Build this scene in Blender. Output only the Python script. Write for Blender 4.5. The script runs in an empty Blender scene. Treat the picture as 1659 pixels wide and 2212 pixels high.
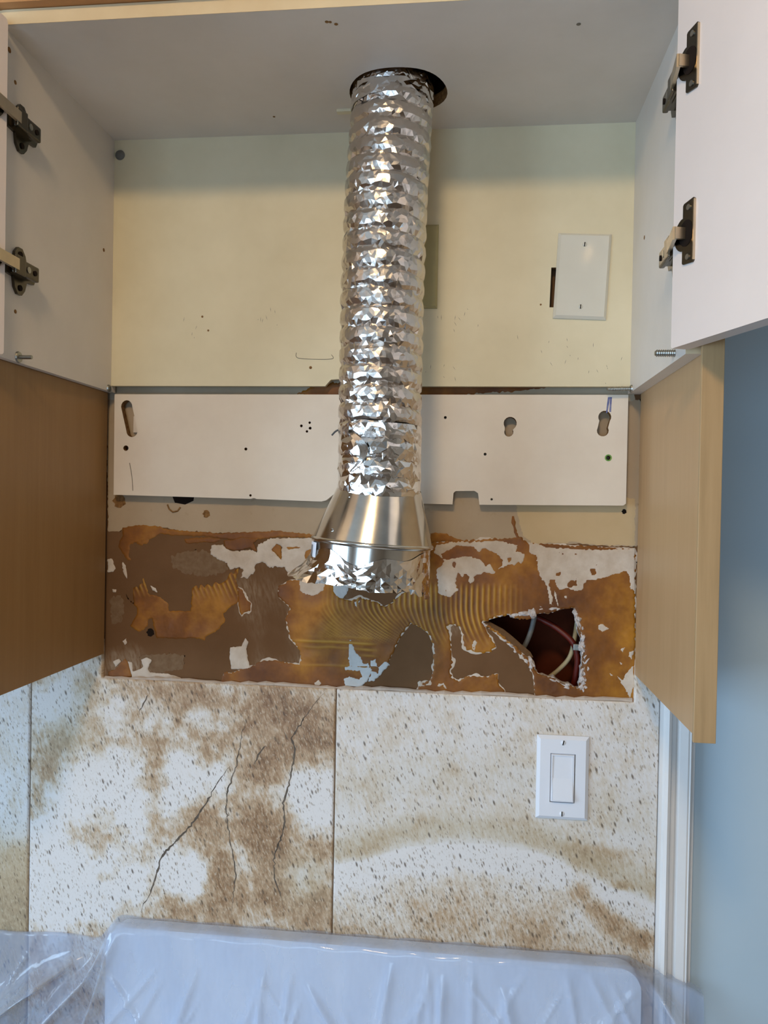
import bpy, bmesh, math, random
import numpy as np
from mathutils import Matrix, Vector

random.seed(7)
rng = np.random.default_rng(11)
scene = bpy.context.scene
COL = scene.collection

# ------------------------------------------------------------------ camera
cam_d = bpy.data.cameras.new('camera')
cam = bpy.data.objects.new('camera', cam_d)
COL.objects.link(cam)
cam_d.sensor_fit = 'VERTICAL'
cam_d.sensor_height = 24.0
cam_d.lens = 24.0 * 1667.26 / 2212.0
cam_d.clip_start = 0.01
RV = Vector((0.99370685, 0.1104845, 0.01843557))
UV_ = Vector((-0.0195127, 0.00867569, 0.99977197))
FV = Vector((-0.11029937, 0.99383998, -0.01077694))
m = Matrix.Identity(4)
for i in range(3):
    m[i][0] = RV[i]; m[i][1] = UV_[i]; m[i][2] = -FV[i]
m.translation = (0.152127528, -1.08181104, 0.00129894)
cam.matrix_world = m
scene.camera = cam

# ------------------------------------------------------------------ world, exposure
world = bpy.data.worlds.new('world'); scene.world = world
world.use_nodes = True
world.node_tree.nodes['Background'].inputs[0].default_value = (0.55, 0.70, 0.95, 1)
world.node_tree.nodes['Background'].inputs[1].default_value = 1.0
scene.view_settings.view_transform = 'Standard'
scene.view_settings.look = 'None'
scene.view_settings.gamma = 1.0
scene.view_settings.use_curve_mapping = False
scene.view_settings.exposure = 0.40

# ------------------------------------------------------------------ daylight by the left window, added fill from the front
def area(name, loc, rot, sx, sy, power, color):
    l = bpy.data.lights.new(name, 'AREA'); l.shape = 'RECTANGLE'
    l.size = sx; l.size_y = sy; l.energy = power; l.color = color
    o = bpy.data.objects.new(name, l); COL.objects.link(o)
    o.location = loc; o.rotation_euler = rot
    return o
area('daylight_left', (-1.97, -1.60, -0.05), (0, math.radians(-90), 0), 1.15, 1.6, 40, (0.50, 0.74, 1.0))
area('fill_front', (-0.55, -3.57, -0.55), (math.radians(90), 0, 0), 1.5, 1.7, 19, (0.52, 0.76, 1.0))  # soft cool frontal fill, added behind the camera

# ------------------------------------------------------------------ helpers
def lin(r, g, b):
    f = lambda c: (c/255/12.92) if c/255 <= 0.04045 else ((c/255+0.055)/1.055)**2.4
    return (f(r), f(g), f(b), 1.0)

def kind(o, k): o['kind'] = k; return o
def tag(o, label, cat, group=None):
    o['label'] = label; o['category'] = cat
    if group: o['group'] = group
    return o

def thing(name, loc, label=None, cat=None, group=None, structure=False):
    o = bpy.data.objects.new(name, None); COL.objects.link(o)
    o.location = loc; o.empty_display_size = 0.02
    if label: tag(o, label, cat, group)
    if structure: o['kind'] = 'structure'
    return o

def world_loc(o):
    v = Vector(o.location); 
    if o.parent: v = v + o.matrix_parent_inverse.translation + world_loc(o.parent)
    return v

def attach(o, parent):
    o.parent = parent
    o.matrix_parent_inverse = Matrix.Translation(-world_loc(parent))
    return o

def link(name, me, mats, parent=None, smooth=False):
    o = bpy.data.objects.new(name, me); COL.objects.link(o)
    for mt in (mats if isinstance(mats, (list, tuple)) else [mats]): me.materials.append(mt)
    if smooth:
        me.polygons.foreach_set('use_smooth', [True]*len(me.polygons))
    if parent: attach(o, parent)
    return o

class MB:
    """collects shapes into one mesh"""
    def __init__(s): s.v = []; s.f = []; s.mi = []
    def add(s, vs, fs, mi=0, M=None):
        b = len(s.v)
        for p in vs: s.v.append(tuple(M @ Vector(p)) if M is not None else tuple(p))
        for f in fs: s.f.append(tuple(i+b for i in f)); s.mi.append(mi)
        return s
    def box(s, x0, x1, y0, y1, z0, z1, mi=0, M=None, bev=0.0):
        if bev <= 0:
            vs = [(x, y, z) for z in (z0, z1) for y in (y0, y1) for x in (x0, x1)]
            fs = [(0,2,3,1),(4,5,7,6),(0,1,5,4),(2,6,7,3),(0,4,6,2),(1,3,7,5)]
            return s.add(vs, fs, mi, M)
        bm = bmesh.new(); bmesh.ops.create_cube(bm, size=1.0)
        for v in bm.verts:
            v.co = Vector(((x0+x1)/2+v.co.x*(x1-x0), (y0+y1)/2+v.co.y*(y1-y0), (z0+z1)/2+v.co.z*(z1-z0)))
        bmesh.ops.bevel(bm, geom=bm.edges[:], offset=bev, segments=2, affect='EDGES', profile=0.6)
        bm.verts.ensure_lookup_table(); bm.verts.index_update()
        vs = [v.co[:] for v in bm.verts]; fs = [[v.index for v in f.verts] for f in bm.faces]
        bm.free(); return s.add(vs, fs, mi, M)
    def prism(s, poly, frame, h0, h1, mi=0, M=None):
        """poly in 2D, frame=(origin,u,v,n); extruded along n from h0 to h1"""
        o, u, v, n = [Vector(a) for a in frame]
        k = len(poly)
        vs = [o+u*a+v*b+n*h0 for a, b in poly] + [o+u*a+v*b+n*h1 for a, b in poly]
        fs = [tuple(range(k))[::-1], tuple(range(k, 2*k))] + [(i, (i+1) % k, k+(i+1) % k, k+i) for i in range(k)]
        return s.add([tuple(p) for p in vs], fs, mi, M)
    def cyl(s, p0, p1, r0, r1=None, seg=16, mi=0, M=None, cap=True):
        r1 = r0 if r1 is None else r1
        p0 = Vector(p0); p1 = Vector(p1); n = (p1-p0).normalized()
        a = n.orthogonal().normalized(); b = n.cross(a)
        vs = []
        for p, r in ((p0, r0), (p1, r1)):
            for i in range(seg):
                t = 2*math.pi*i/seg; vs.append(tuple(p + a*math.cos(t)*r + b*math.sin(t)*r))
        fs = [(i, (i+1) % seg, seg+(i+1) % seg, seg+i) for i in range(seg)]
        if cap: fs += [tuple(range(seg))[::-1], tuple(range(seg, 2*seg))]
        return s.add(vs, fs, mi, M)
    def tube(s, pts, r, seg=10, mi=0):
        pts = [Vector(p) for p in pts]; vs = []; fs = []
        for i, p in enumerate(pts):
            t = (pts[min(i+1, len(pts)-1)]-pts[max(i-1, 0)]).normalized()
            a = t.cross(Vector((0, 1, 0.01))).normalized(); b = t.cross(a)
            rr = r[i] if isinstance(r, (list, tuple)) else r
            for k in range(seg):
                w = 2*math.pi*k/seg; vs.append(tuple(p+a*math.cos(w)*rr+b*math.sin(w)*rr))
        for i in range(len(pts)-1):
            for k in range(seg):
                fs.append((i*seg+k, i*seg+(k+1) % seg, (i+1)*seg+(k+1) % seg, (i+1)*seg+k))
        fs.append(tuple(range(seg))); fs.append(tuple((len(pts)-1)*seg+k for k in range(seg))[::-1])
        return s.add(vs, fs, mi)
    def lathe(s, prof, seg=64, mi=0, M=None):
        vs = []; fs = []
        for r, z in prof:
            for k in range(seg):
                w = 2*math.pi*k/seg; vs.append((r*math.cos(w), r*math.sin(w), z))
        for i in range(len(prof)-1):
            for k in range(seg):
                fs.append((i*seg+k, i*seg+(k+1) % seg, (i+1)*seg+(k+1) % seg, (i+1)*seg+k))
        return s.add(vs, fs, mi, M)
    def build(s, name, mats, parent=None, smooth=False):
        me = bpy.data.meshes.new(name); me.from_pydata(s.v, [], s.f)
        o = link(name, me, mats, parent, smooth)
        me.polygons.foreach_set('material_index', s.mi)
        bm = bmesh.new(); bm.from_mesh(me); bmesh.ops.recalc_face_normals(bm, faces=bm.faces[:]); bm.to_mesh(me); bm.free()
        me.update(); return o

def slab(name, outer, holes, d0, d1, mats, parent=None, axis='Y', holemat=1):
    """flat board cut to an outline with real cut-outs; outline (x,z) extruded in y, or (x,y) extruded in z"""
    bm = bmesh.new(); edges = []; loops = []
    P = (lambda a, b, d: (a, d, b)) if axis == 'Y' else (lambda a, b, d: (a, b, d))
    for lp in [outer]+holes:
        vs = [bm.verts.new(P(a, b, d0)) for a, b in lp]
        es = [bm.edges.new((vs[i], vs[(i+1) % len(vs)])) for i in range(len(vs))]
        loops.append(vs); edges += es
    bmesh.ops.triangle_fill(bm, use_beauty=True, edges=edges)
    front = bm.faces[:]
    vm = {}
    for vs in loops:
        for v in vs:
            c = list(v.co)
            if axis == 'Y': c[1] = d1
            else: c[2] = d1
            vm[v] = bm.verts.new(c)
    for f in front: bm.faces.new([vm[v] for v in f.verts])
    for li, vs in enumerate(loops):
        for i in range(len(vs)):
            a, b = vs[i], vs[(i+1) % len(vs)]
            f = bm.faces.new((a, b, vm[b], vm[a])); f.material_index = holemat if (li > 0 and isinstance(mats, (list, tuple))) else 0
    bmesh.ops.recalc_face_normals(bm, faces=bm.faces[:])
    me = bpy.data.meshes.new(name); bm.to_mesh(me); bm.free()
    return link(name, me, mats, parent)

def circ(x, z, r, n=12, sx=1.0): return [(x+r*sx*math.cos(2*math.pi*i/n), z+r*math.sin(2*math.pi*i/n)) for i in range(n)]

def ragged(poly, step=0.0022, amp=0.0009, seed=0):
    g = np.random.default_rng(seed+len(poly)*13)
    P = np.array(poly, float); out = []
    for i in range(len(P)):
        a, b = P[i], P[(i+1) % len(P)]; L = np.linalg.norm(b-a); n = max(1, int(L/step))
        nrm = np.array([-(b-a)[1], (b-a)[0]])/max(L, 1e-9)
        for k in range(n):
            out.append(a+(b-a)*k/n + nrm*g.normal(0, amp)*(0.4 if k == 0 else 1.0))
    return np.array(out)

def inside(poly, X, Z):
    r = np.zeros(X.shape, bool)
    x0, z0 = poly[:, 0], poly[:, 1]; x1, z1 = np.roll(x0, -1), np.roll(z0, -1)
    for a, b, c, d in zip(x0, z0, x1, z1):
        if b == d: continue
        cond = ((b > Z) != (d > Z))
        r ^= cond & (X < (c-a)*(Z-b)/(d-b)+a)
    return r

def vnoise(X, Z, scale, seed=0):
    """smooth value noise 0..1"""
    g = np.random.default_rng(seed); T = g.random((256, 256))
    x = X*scale+37.3; z = Z*scale+71.7
    xi = np.floor(x).astype(int); zi = np.floor(z).astype(int); fx = x-xi; fz = z-zi
    fx = fx*fx*(3-2*fx); fz = fz*fz*(3-2*fz)
    t = lambda i, j: T[i % 256, j % 256]
    return (t(xi, zi)*(1-fx)+t(xi+1, zi)*fx)*(1-fz)+(t(xi, zi+1)*(1-fx)+t(xi+1, zi+1)*fx)*fz

def layer(name, outer, holes, y0, h, mat, parent, cell=0.0014, amp=0.0009, seed=0, rough=0.3, relief=None, skirt=None, fields=None, raggedness=True):
    """a layer of paint, plaster, glue or glaze lying on the wall plane y0, h thick, with its own outline"""
    loops = [ragged(outer, amp=amp, seed=seed) if raggedness else np.array(outer, float)] + [ragged(q, amp=amp, seed=seed+3+i) if raggedness else np.array(q, float) for i, q in enumerate(holes)]
    O = loops[0]; x0, z0 = O.min(0)-cell; x1, z1 = O.max(0)+cell
    nx = int((x1-x0)/cell)+1; nz = int((z1-z0)/cell)+1
    gx = x0+np.arange(nx+1)*cell; gz = z0+np.arange(nz+1)*cell
    CX, CZ = np.meshgrid((gx[:-1]+gx[1:])/2, (gz[:-1]+gz[1:])/2, indexing='ij')
    keep = inside(loops[0], CX, CZ)
    for q in loops[1:]: keep &= ~inside(q, CX, CZ)
    ii, jj = np.nonzero(keep)
    idx = lambda i, j: i*(nz+1)+j
    quads = np.stack([idx(ii, jj), idx(ii+1, jj), idx(ii+1, jj+1), idx(ii, jj+1)], 1)
    used, inv = np.unique(quads, return_inverse=True); quads = inv.reshape(quads.shape)
    X = gx[used//(nz+1)].copy(); Z = gz[used % (nz+1)].copy()
    # boundary vertices: those touched by fewer than four kept cells
    cnt = np.bincount(quads.ravel(), minlength=len(used)); bd = cnt < 4
    S0 = np.concatenate(loops); S1 = np.concatenate([np.roll(q, -1, 0) for q in loops])
    bi = np.nonzero(bd)[0]
    for c in range(0, len(bi), 400):
        k = bi[c:c+400]; p = np.stack([X[k], Z[k]], 1)[:, None, :]
        d = S1-S0; t = np.clip(((p-S0)*d).sum(2)/np.maximum((d*d).sum(1), 1e-12), 0, 1)
        q = S0+t[..., None]*d; dist = ((q-p)**2).sum(2); b = dist.argmin(1)
        ok = dist[np.arange(len(k)), b] < (cell*1.6)**2
        tgt = q[np.arange(len(k)), b]
        X[k[ok]] = tgt[ok, 0]; Z[k[ok]] = tgt[ok, 1]
    H = np.full(X.shape, h)*(1-rough*0.5+rough*(vnoise(X, Z, 140, seed)+0.5*vnoise(X, Z, 420, seed+1)-0.75))
    rid = np.zeros(X.shape)
    if relief is not None:
        rid = relief(X, Z); H = H+rid*0.0011
    if skirt is None: H[bd] = 0.0
    V = np.stack([X, y0-H, Z], 1)
    me = bpy.data.meshes.new(name)
    F = quads[:, ::1]
    if skirt is not None:
        E = np.concatenate([quads[:, [a, b]] for a, b in ((0,1),(1,2),(2,3),(3,0))])
        key = np.sort(E, 1); u, ind, c2 = np.unique(key, axis=0, return_index=True, return_counts=True)
        be = E[ind[c2 == 1]]; nb = np.unique(be); mp = {int(a): len(V)+i for i, a in enumerate(nb)}
        base = V[nb].copy(); base[:, 1] = skirt; V = np.concatenate([V, base])
        sk = np.array([(int(b), int(a), mp[int(a)], mp[int(b)]) for a, b in be]); F = np.concatenate([F, sk])
        rid = np.concatenate([rid, np.zeros(len(nb))]); X = V[:, 0]; Z = V[:, 2]
    me.vertices.add(len(V)); me.vertices.foreach_set('co', V.astype(np.float32).ravel())
    me.loops.add(F.size); me.loops.foreach_set('vertex_index', F.astype(np.int32).ravel())
    me.polygons.add(len(F)); me.polygons.foreach_set('loop_start', np.arange(0, F.size, 4, dtype=np.int32))
    me.polygons.foreach_set('loop_total', np.full(len(F), 4, np.int32))
    me.update(calc_edges=True); me.validate()
    A = me.attributes.new('ridge', 'FLOAT', 'POINT'); A.data.foreach_set('value', rid.astype(np.float32))
    if fields is not None:
        for nm, arr in fields(X, Z).items():
            A = me.attributes.new(nm, 'FLOAT', 'POINT'); A.data.foreach_set('value', np.clip(arr, 0, 1).astype(np.float32))
    return link(name, me, mat, parent, smooth=True)

# ------------------------------------------------------------------ materials
MATS = {}
class NT:
    def __init__(s, name):
        s.m = bpy.data.materials.new(name); s.m.use_nodes = True; s.t = s.m.node_tree
        s.b = s.t.nodes['Principled BSDF']; s.out = s.t.nodes['Material Output']
    def n(s, typ, **kw):
        x = s.t.nodes.new(typ)
        for k, v in kw.items(): setattr(x, k, v)
        return x
    def L(s, a, b): s.t.links.new(a, b)
    def coords(s, scale=(1, 1, 1), rot=(0, 0, 0)):
        tc = s.n('ShaderNodeTexCoord'); mp = s.n('ShaderNodeMapping'); src = tc.outputs['Object']
        if rot != (0, 0, 0):
            mr = s.n('ShaderNodeMapping'); mr.inputs['Rotation'].default_value = rot
            s.L(src, mr.inputs['Vector']); src = mr.outputs[0]
        mp.inputs['Scale'].default_value = scale
        s.L(src, mp.inputs['Vector']); return mp.outputs[0]
    def noise(s, vec, scale, detail=4, rough=0.55):
        x = s.n('ShaderNodeTexNoise'); x.inputs['Scale'].default_value = scale
        x.inputs['Detail'].default_value = detail; x.inputs['Roughness'].default_value = rough
        s.L(vec, x.inputs['Vector']); return x.outputs['Fac']
    def ramp(s, fac, stops):
        r = s.n('ShaderNodeValToRGB'); cr = r.color_ramp
        while len(cr.elements) < len(stops): cr.elements.new(0.5)
        for e, (p, c) in zip(cr.elements, stops): e.position = p; e.color = c
        s.L(fac, r.inputs[0]); return r.outputs[0]
    def val(s, fac, a, b):
        r = s.n('ShaderNodeMapRange'); r.inputs[1].default_value = a; r.inputs[2].default_value = b
        s.L(fac, r.inputs[0]); return r.outputs[0]
    def mix(s, fac, a, b):
        x = s.n('ShaderNodeMix', data_type='RGBA')
        for sock, v in ((x.inputs[0], fac), (x.inputs[6], a), (x.inputs[7], b)):
            if isinstance(v, (float, int)): sock.default_value = v
            elif isinstance(v, tuple): sock.default_value = v
            else: s.L(v, sock)
        return x.outputs[2]
    def mul(s, a, b, op='MULTIPLY'):
        x = s.n('ShaderNodeMath', operation=op)
        for sock, v in ((x.inputs[0], a), (x.inputs[1], b)):
            if isinstance(v, (float, int)): sock.default_value = v
            else: s.L(v, sock)
        return x.outputs[0]
    def attr(s, name):
        x = s.n('ShaderNodeAttribute'); x.attribute_name = name; return x.outputs['Fac']
    def bump(s, h, strength=0.3, dist=0.001):
        x = s.n('ShaderNodeBump'); x.inputs['Strength'].default_value = strength; x.inputs['Distance'].default_value = dist
        s.L(h, x.inputs['Height']); s.L(x.outputs[0], s.b.inputs['Normal'])
    def set(s, color=None, rough=None, metal=None, spec=None):
        if color is not None:
            if isinstance(color, tuple): s.b.inputs['Base Color'].default_value = color
            else: s.L(color, s.b.inputs['Base Color'])
        if rough is not None:
            if isinstance(rough, (float, int)): s.b.inputs['Roughness'].default_value = rough
            else: s.L(rough, s.b.inputs['Roughness'])
        if metal is not None: s.b.inputs['Metallic'].default_value = metal
        if spec is not None: s.b.inputs['Specular IOR Level'].default_value = spec
        return s.m

def painted(name, col, col2, scale=9, rough=0.45, spec=0.4, bump=0.0):
    t = NT(name); v = t.coords()
    f = t.noise(v, scale, 5, 0.6)
    t.set(t.ramp(f, [(0.35, col), (0.75, col2)]), rough, 0, spec)
    if bump: t.bump(t.noise(v, 300, 3), bump, 0.0006)
    return t.m

M_WHITE = painted('white_melamine', lin(222, 214, 205), lin(210, 202, 192), 7, 0.38)
M_WHITE_AGED = painted('aged_white_melamine', lin(228, 217, 186), lin(213, 201, 168), 6, 0.45)
M_RAIL = painted('white_board', lin(230, 218, 201), lin(217, 203, 185), 8, 0.42)
M_DOORW = painted('white_door', lin(228, 214, 205), lin(220, 206, 197), 5, 0.35)
M_EDGE = painted('cream_edge', lin(226, 206, 168), lin(214, 190, 150), 12, 0.5)
M_RAWBOARD = painted('raw_particle_board', lin(150, 112, 70), lin(96, 66, 38), 220, 0.9, 0.1, 0.5)
M_GYPSUM = painted('gypsum', lin(206, 196, 190), lin(160, 148, 140), 260, 0.95, 0.1, 0.8)
M_PLASTIC = painted('white_switch_plastic', lin(232, 234, 240), lin(228, 230, 236), 4, 0.25, 0.5)
M_PLATE = painted('blank_plate_plastic', lin(222, 218, 204), lin(214, 209, 194), 6, 0.13, 0.6)
M_BEIGE = painted('beige_plate_plastic', lin(180, 168, 122), lin(168, 156, 110), 6, 0.4, 0.4)
M_BLUE = painted('blue_wall_paint', lin(190, 207, 217), lin(183, 201, 212), 3, 0.7, 0.2, 0.08)
M_TRIM = painted('white_trim_paint', lin(230, 228, 226), lin(220, 217, 213), 5, 0.35)
M_ROOM = painted('room_paint', lin(176, 158, 138), lin(166, 148, 128), 2, 0.8, 0.2)
M_CEIL = painted('ceiling_paint', lin(196, 190, 182), lin(188, 182, 174), 2, 0.9, 0.1)
M_FLOOR = painted('floor_laminate', lin(104, 80, 58), lin(80, 60, 42), 5, 0.45)
M_ENAMEL = painted('white_enamel', lin(228, 230, 234), lin(222, 224, 228), 3, 0.2, 0.5)
M_GREYPLASTIC = painted('dark_grey_plastic', lin(70, 68, 66), lin(56, 54, 52), 6, 0.5)
M_COPPERRED = painted('red_brown_cable', lin(96, 28, 16), lin(74, 20, 12), 30, 0.4)
M_GREYCABLE = painted('grey_cable', lin(120, 118, 112), lin(92, 90, 86), 60, 0.55)
M_TANCABLE = painted('tan_cable', lin(190, 176, 140), lin(164, 148, 112), 40, 0.55)
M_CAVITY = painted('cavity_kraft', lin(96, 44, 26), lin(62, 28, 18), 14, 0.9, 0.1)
M_DARK = painted('dark_void', lin(40, 30, 24), lin(26, 20, 16), 10, 0.9, 0.1)
M_PENCIL = painted('grey_pencil', lin(120, 112, 98), lin(140, 130, 112), 100, 0.9)
M_BLUEINK = painted('blue_ink', lin(92, 100, 150), lin(130, 134, 168), 200, 0.8)
M_GREEN = painted('green_ink', lin(110, 160, 70), lin(90, 140, 60), 100, 0.6)

def metal(name, col, rough, aniso=None, bumpscale=None):
    t = NT(name); v = t.coords()
    f = t.noise(v, 60, 4)
    t.set(t.ramp(f, [(0.3, col), (0.8, tuple(c*0.82 for c in col[:3])+(1,))]), rough, 1.0)
    if bumpscale: t.bump(t.noise(v, bumpscale, 3), 0.22, 0.0008)
    return t.m
M_FOIL = metal('crinkled_foil', lin(226, 218, 210), 0.24, bumpscale=180)
M_TAPE = metal('foil_tape', lin(240, 238, 236), 0.10, bumpscale=140)
M_STEEL = metal('galvanised_steel', lin(216, 212, 204), 0.16, bumpscale=None)
M_HINGE = metal('nickel_hinge', lin(96, 89, 78), 0.26)
M_HINGEBRIGHT = metal('bright_nickel', lin(206, 190, 166), 0.3)
M_SCREW = metal('zinc_screw', lin(170, 168, 160), 0.35)

def wood(name, c1, c2, c3, along='Z'):
    t = NT(name)
    sc = (26, 26, 1.6) if along == 'Z' else (1.6, 26, 26)
    v = t.coords(sc)
    f = t.noise(v, 3.0, 6, 0.62)
    big = t.noise(t.coords((3, 3, 1)), 2.2, 2)
    c = t.ramp(f, [(0.25, c1), (0.5, c2), (0.8, c3)])
    t.set(t.mix(t.val(big, 0.3, 0.8), c, c2), 0.42, 0, 0.35)
    t.bump(f, 0.06, 0.0005)
    return t.m
M_MAPLE = wood('maple_veneer', lin(196, 160, 118), lin(188, 151, 109), lin(176, 138, 96))
M_MAPLESHADE = wood('shaded_maple_veneer', lin(160, 124, 80), lin(152, 115, 72), lin(140, 104, 62))  # darker maple: shade of the side turned from the window, put into the colour
M_MAPLEEDGE = wood('solid_maple_edge', lin(192, 162, 122), lin(178, 147, 106), lin(134, 108, 72))
M_SOFFIT = wood('maple_top_board', lin(196, 146, 96), lin(186, 134, 84), lin(170, 118, 70), 'X')

# drywall face paper: grey brown with pale scuffs
def drywall_mat():
    t = NT('drywall_paper'); v = t.coords()
    f = t.noise(v, 11, 5, 0.6)
    c = t.ramp(f, [(0.3, lin(104, 75, 49)), (0.7, lin(118, 87, 60))])
    sc = t.noise(t.coords((1, 1, 1)), 5.5, 3)
    st = t.noise(t.coords((90, 1, 22), (0, math.radians(12), 0)), 3, 3)
    fac = t.mul(t.val(sc, 0.55, 0.72), t.val(st, 0.35, 0.7))
    c = t.mix(t.mul(fac, 0.55), c, lin(190, 174, 150))
    t.set(c, 0.9, 0, 0.15); t.bump(t.noise(v, 420, 3), 0.25, 0.0005)
    return t.m
M_PAPER = drywall_mat()
def paint_layer():
    t = NT('old_cream_paint'); v = t.coords()
    f = t.noise(v, 7, 5, 0.6); g = t.noise(v, 60, 4)
    c = t.ramp(f, [(0.3, lin(182, 162, 136)), (0.72, lin(168, 148, 122))])
    c = t.mix(t.mul(t.val(g, 0.62, 0.74), 0.35), c, lin(150, 126, 92))
    t.set(c, 0.75, 0, 0.2); t.bump(t.noise(v, 260, 3), 0.2, 0.0006)
    return t.m
M_OLDPAINT = paint_layer()
M_YELLOWPAINT = painted('old_yellow_paint', lin(200, 176, 138), lin(188, 164, 124), 8, 0.75, 0.2, 0.15)
M_GREYPAINT = painted('grey_wall_primer', lin(182, 172, 152), lin(166, 155, 134), 8, 0.8, 0.2, 0.15)
M_PLASTER = painted('white_plaster_residue', lin(210, 197, 182), lin(186, 168, 148), 45, 0.85, 0.15, 0.7)
M_PLASTERBLUE = painted('bare_gypsum_patch', lin(206, 208, 206), lin(190, 192, 190), 45, 0.9, 0.15, 0.5)
M_SCUFF = painted('scuffed_paper', lin(128, 104, 80), lin(112, 86, 62), 120, 0.9, 0.1, 0.4)
def glue():
    t = NT('ochre_adhesive'); v = t.coords()
    f = t.noise(v, 9, 5, 0.62); g = t.noise(v, 34, 4, 0.6)
    c = t.ramp(f, [(0.34, lin(94, 52, 10)), (0.50, lin(132, 79, 12)), (0.66, lin(174, 116, 24))])
    c = t.mix(t.mul(t.val(g, 0.5, 0.75), 0.5), c, lin(106, 62, 20))
    c = t.mix(t.mul(t.attr('ridge'), 0.7), c, lin(206, 158, 62))
    t.set(c, t.val(g, -0.6, 1.4), 0, 0.4)
    t.bump(t.noise(v, 160, 4), 0.25, 0.0008)
    return t.m
M_GLUE = glue()

def tile_mat():
    t = NT('travertine_print_tile')
    v = t.coords()
    slant = (0, math.radians(20), 0)
    big = t.noise(v, 14, 5, 0.65)
    streak = t.noise(t.coords((260, 1, 70), slant), 1.0, 5, 0.68)
    fine = t.noise(t.coords((620, 1, 190), slant), 1.0, 3, 0.6)
    st = t.attr('stain'); dn = t.attr('dens'); gr = t.attr('green')
    # tan staining, broken up by the grain
    k = t.mul(t.mul(st, 1.15), t.mul(t.mul(big, -0.5, 'ADD'), 0.75), 'ADD')
    mott = t.noise(t.coords((90, 1, 55), slant), 1.0, 5, 0.65)
    k = t.mul(k, t.mul(t.mul(mott, -0.5, 'ADD'), t.mul(t.mul(st, 0.9), 0.35, 'ADD')), 'ADD')
    k2 = t.mul(k, t.mul(t.mul(streak, -0.5, 'ADD'), t.mul(t.mul(st, 1.4), 0.8, 'ADD')), 'ADD')
    base = t.ramp(t.mul(k2, 0.72), [(0.05, lin(226, 221, 217)), (0.24, lin(214, 202, 186)), (0.46, lin(188, 161, 130)), (0.72, lin(160, 127, 94)), (1.0, lin(122, 90, 60))])
    spk = t.noise(t.coords((420, 1, 130), slant), 1.0, 3, 0.6)
    base = t.mix(t.mul(t.val(spk, 0.54, 0.66), t.mul(t.val(st, 0.25, 0.8), 0.65)), base, lin(216, 199, 174))
    base = t.mix(t.mul(gr, 0.7), base, lin(186, 176, 148))
    base = t.mix(t.mul(t.val(fine, 0.56, 0.72), t.mul(t.mul(dn, 0.5), 0.12, 'ADD')), base, lin(150, 124, 94))
    # pits, drawn out along the grain
    for sc, thr, colr, amt in (((300, 1, 95), 0.10, lin(112, 92, 70), 0.8), ((170, 1, 62), 0.06, lin(88, 70, 54), 0.85), ((430, 1, 150), 0.14, lin(146, 124, 98), 0.7), ((240, 1, 80), 0.12, lin(150, 128, 100), 0.6)):
        vo = t.n('ShaderNodeTexVoronoi'); vo.inputs['Scale'].default_value = 1.0
        t.L(t.coords(sc, slant), vo.inputs['Vector'])
        sep = t.n('ShaderNodeSeparateColor'); t.L(vo.outputs['Color'], sep.inputs[0])
        pres = t.mul(sep.outputs[0], t.mul(t.mul(dn, 0.95), 0.10, 'ADD'), 'LESS_THAN')
        dot = t.mul(t.val(t.mul(vo.outputs['Distance'], t.mul(sep.outputs[1], 0.16), 'ADD'), thr+0.26, thr+0.08), pres)
        base = t.mix(t.mul(dot, amt), base, colr)
    t.set(base, 0.42, 0, 0.4); t.bump(streak, 0.08, 0.0006)
    return t.m
M_TILE = tile_mat()
M_TILEEDGE = painted('tile_edge_grout', lin(196, 182, 168), lin(176, 160, 146), 60, 0.8, 0.2, 0.3)
M_GROUT = painted('brown_grout', lin(128, 110, 92), lin(108, 92, 76), 60, 0.95, 0.1)
M_VEIN = painted('grey_crack_print', lin(110, 98, 86), lin(66, 56, 46), 50, 0.6, 0.2)

def film():
    t = NT('clear_plastic_film'); v = t.coords()
    t.set(lin(188, 205, 234), 0.07, 0, 0.9)
    rn = t.n('ShaderNodeTexNoise'); rn.noise_type = 'RIDGED_MULTIFRACTAL'; rn.inputs['Scale'].default_value = 1.0; rn.inputs['Detail'].default_value = 1.5
    t.L(t.coords((34, 34, 9), (0, math.radians(14), 0)), rn.inputs['Vector'])
    t.bump(rn.outputs['Fac'], 0.5, 0.0022)
    tr = t.n('ShaderNodeBsdfTransparent'); tr.inputs[0].default_value = (0.95, 0.97, 1, 1)
    mx = t.n('ShaderNodeMixShader')
    f = t.noise(t.coords((10, 10, 3)), 2.5, 3)
    t.L(t.val(f, -0.3, 1.75), mx.inputs[0])
    t.L(tr.outputs[0], mx.inputs[1]); t.L(t.b.outputs[0], mx.inputs[2]); t.L(mx.outputs[0], t.out.inputs[0])
    return t.m
M_FILM = film()

def emit(name, col, s):
    t = NT(name); e = t.n('ShaderNodeEmission'); e.inputs[0].default_value = col; e.inputs[1].default_value = s
    t.L(e.outputs[0], t.out.inputs[0]); return t.m

# ------------------------------------------------------------------ dimensions (metres; wall face is y = 0)
XL, XR = -0.365, 0.362            # inner faces of the cabinet sides
ZT, ZB, ZS = 0.5158, 0.1639, 0.1555
YF = -0.286
MLX, MRX = -0.3745, 0.3785        # maple faces left and right of the bay
TILE_TOP = -0.2615
FLOOR, CEIL = -1.73, 0.86
RX0, RX1, RY0 = -1.95, 2.1, -3.55 # room

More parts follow.
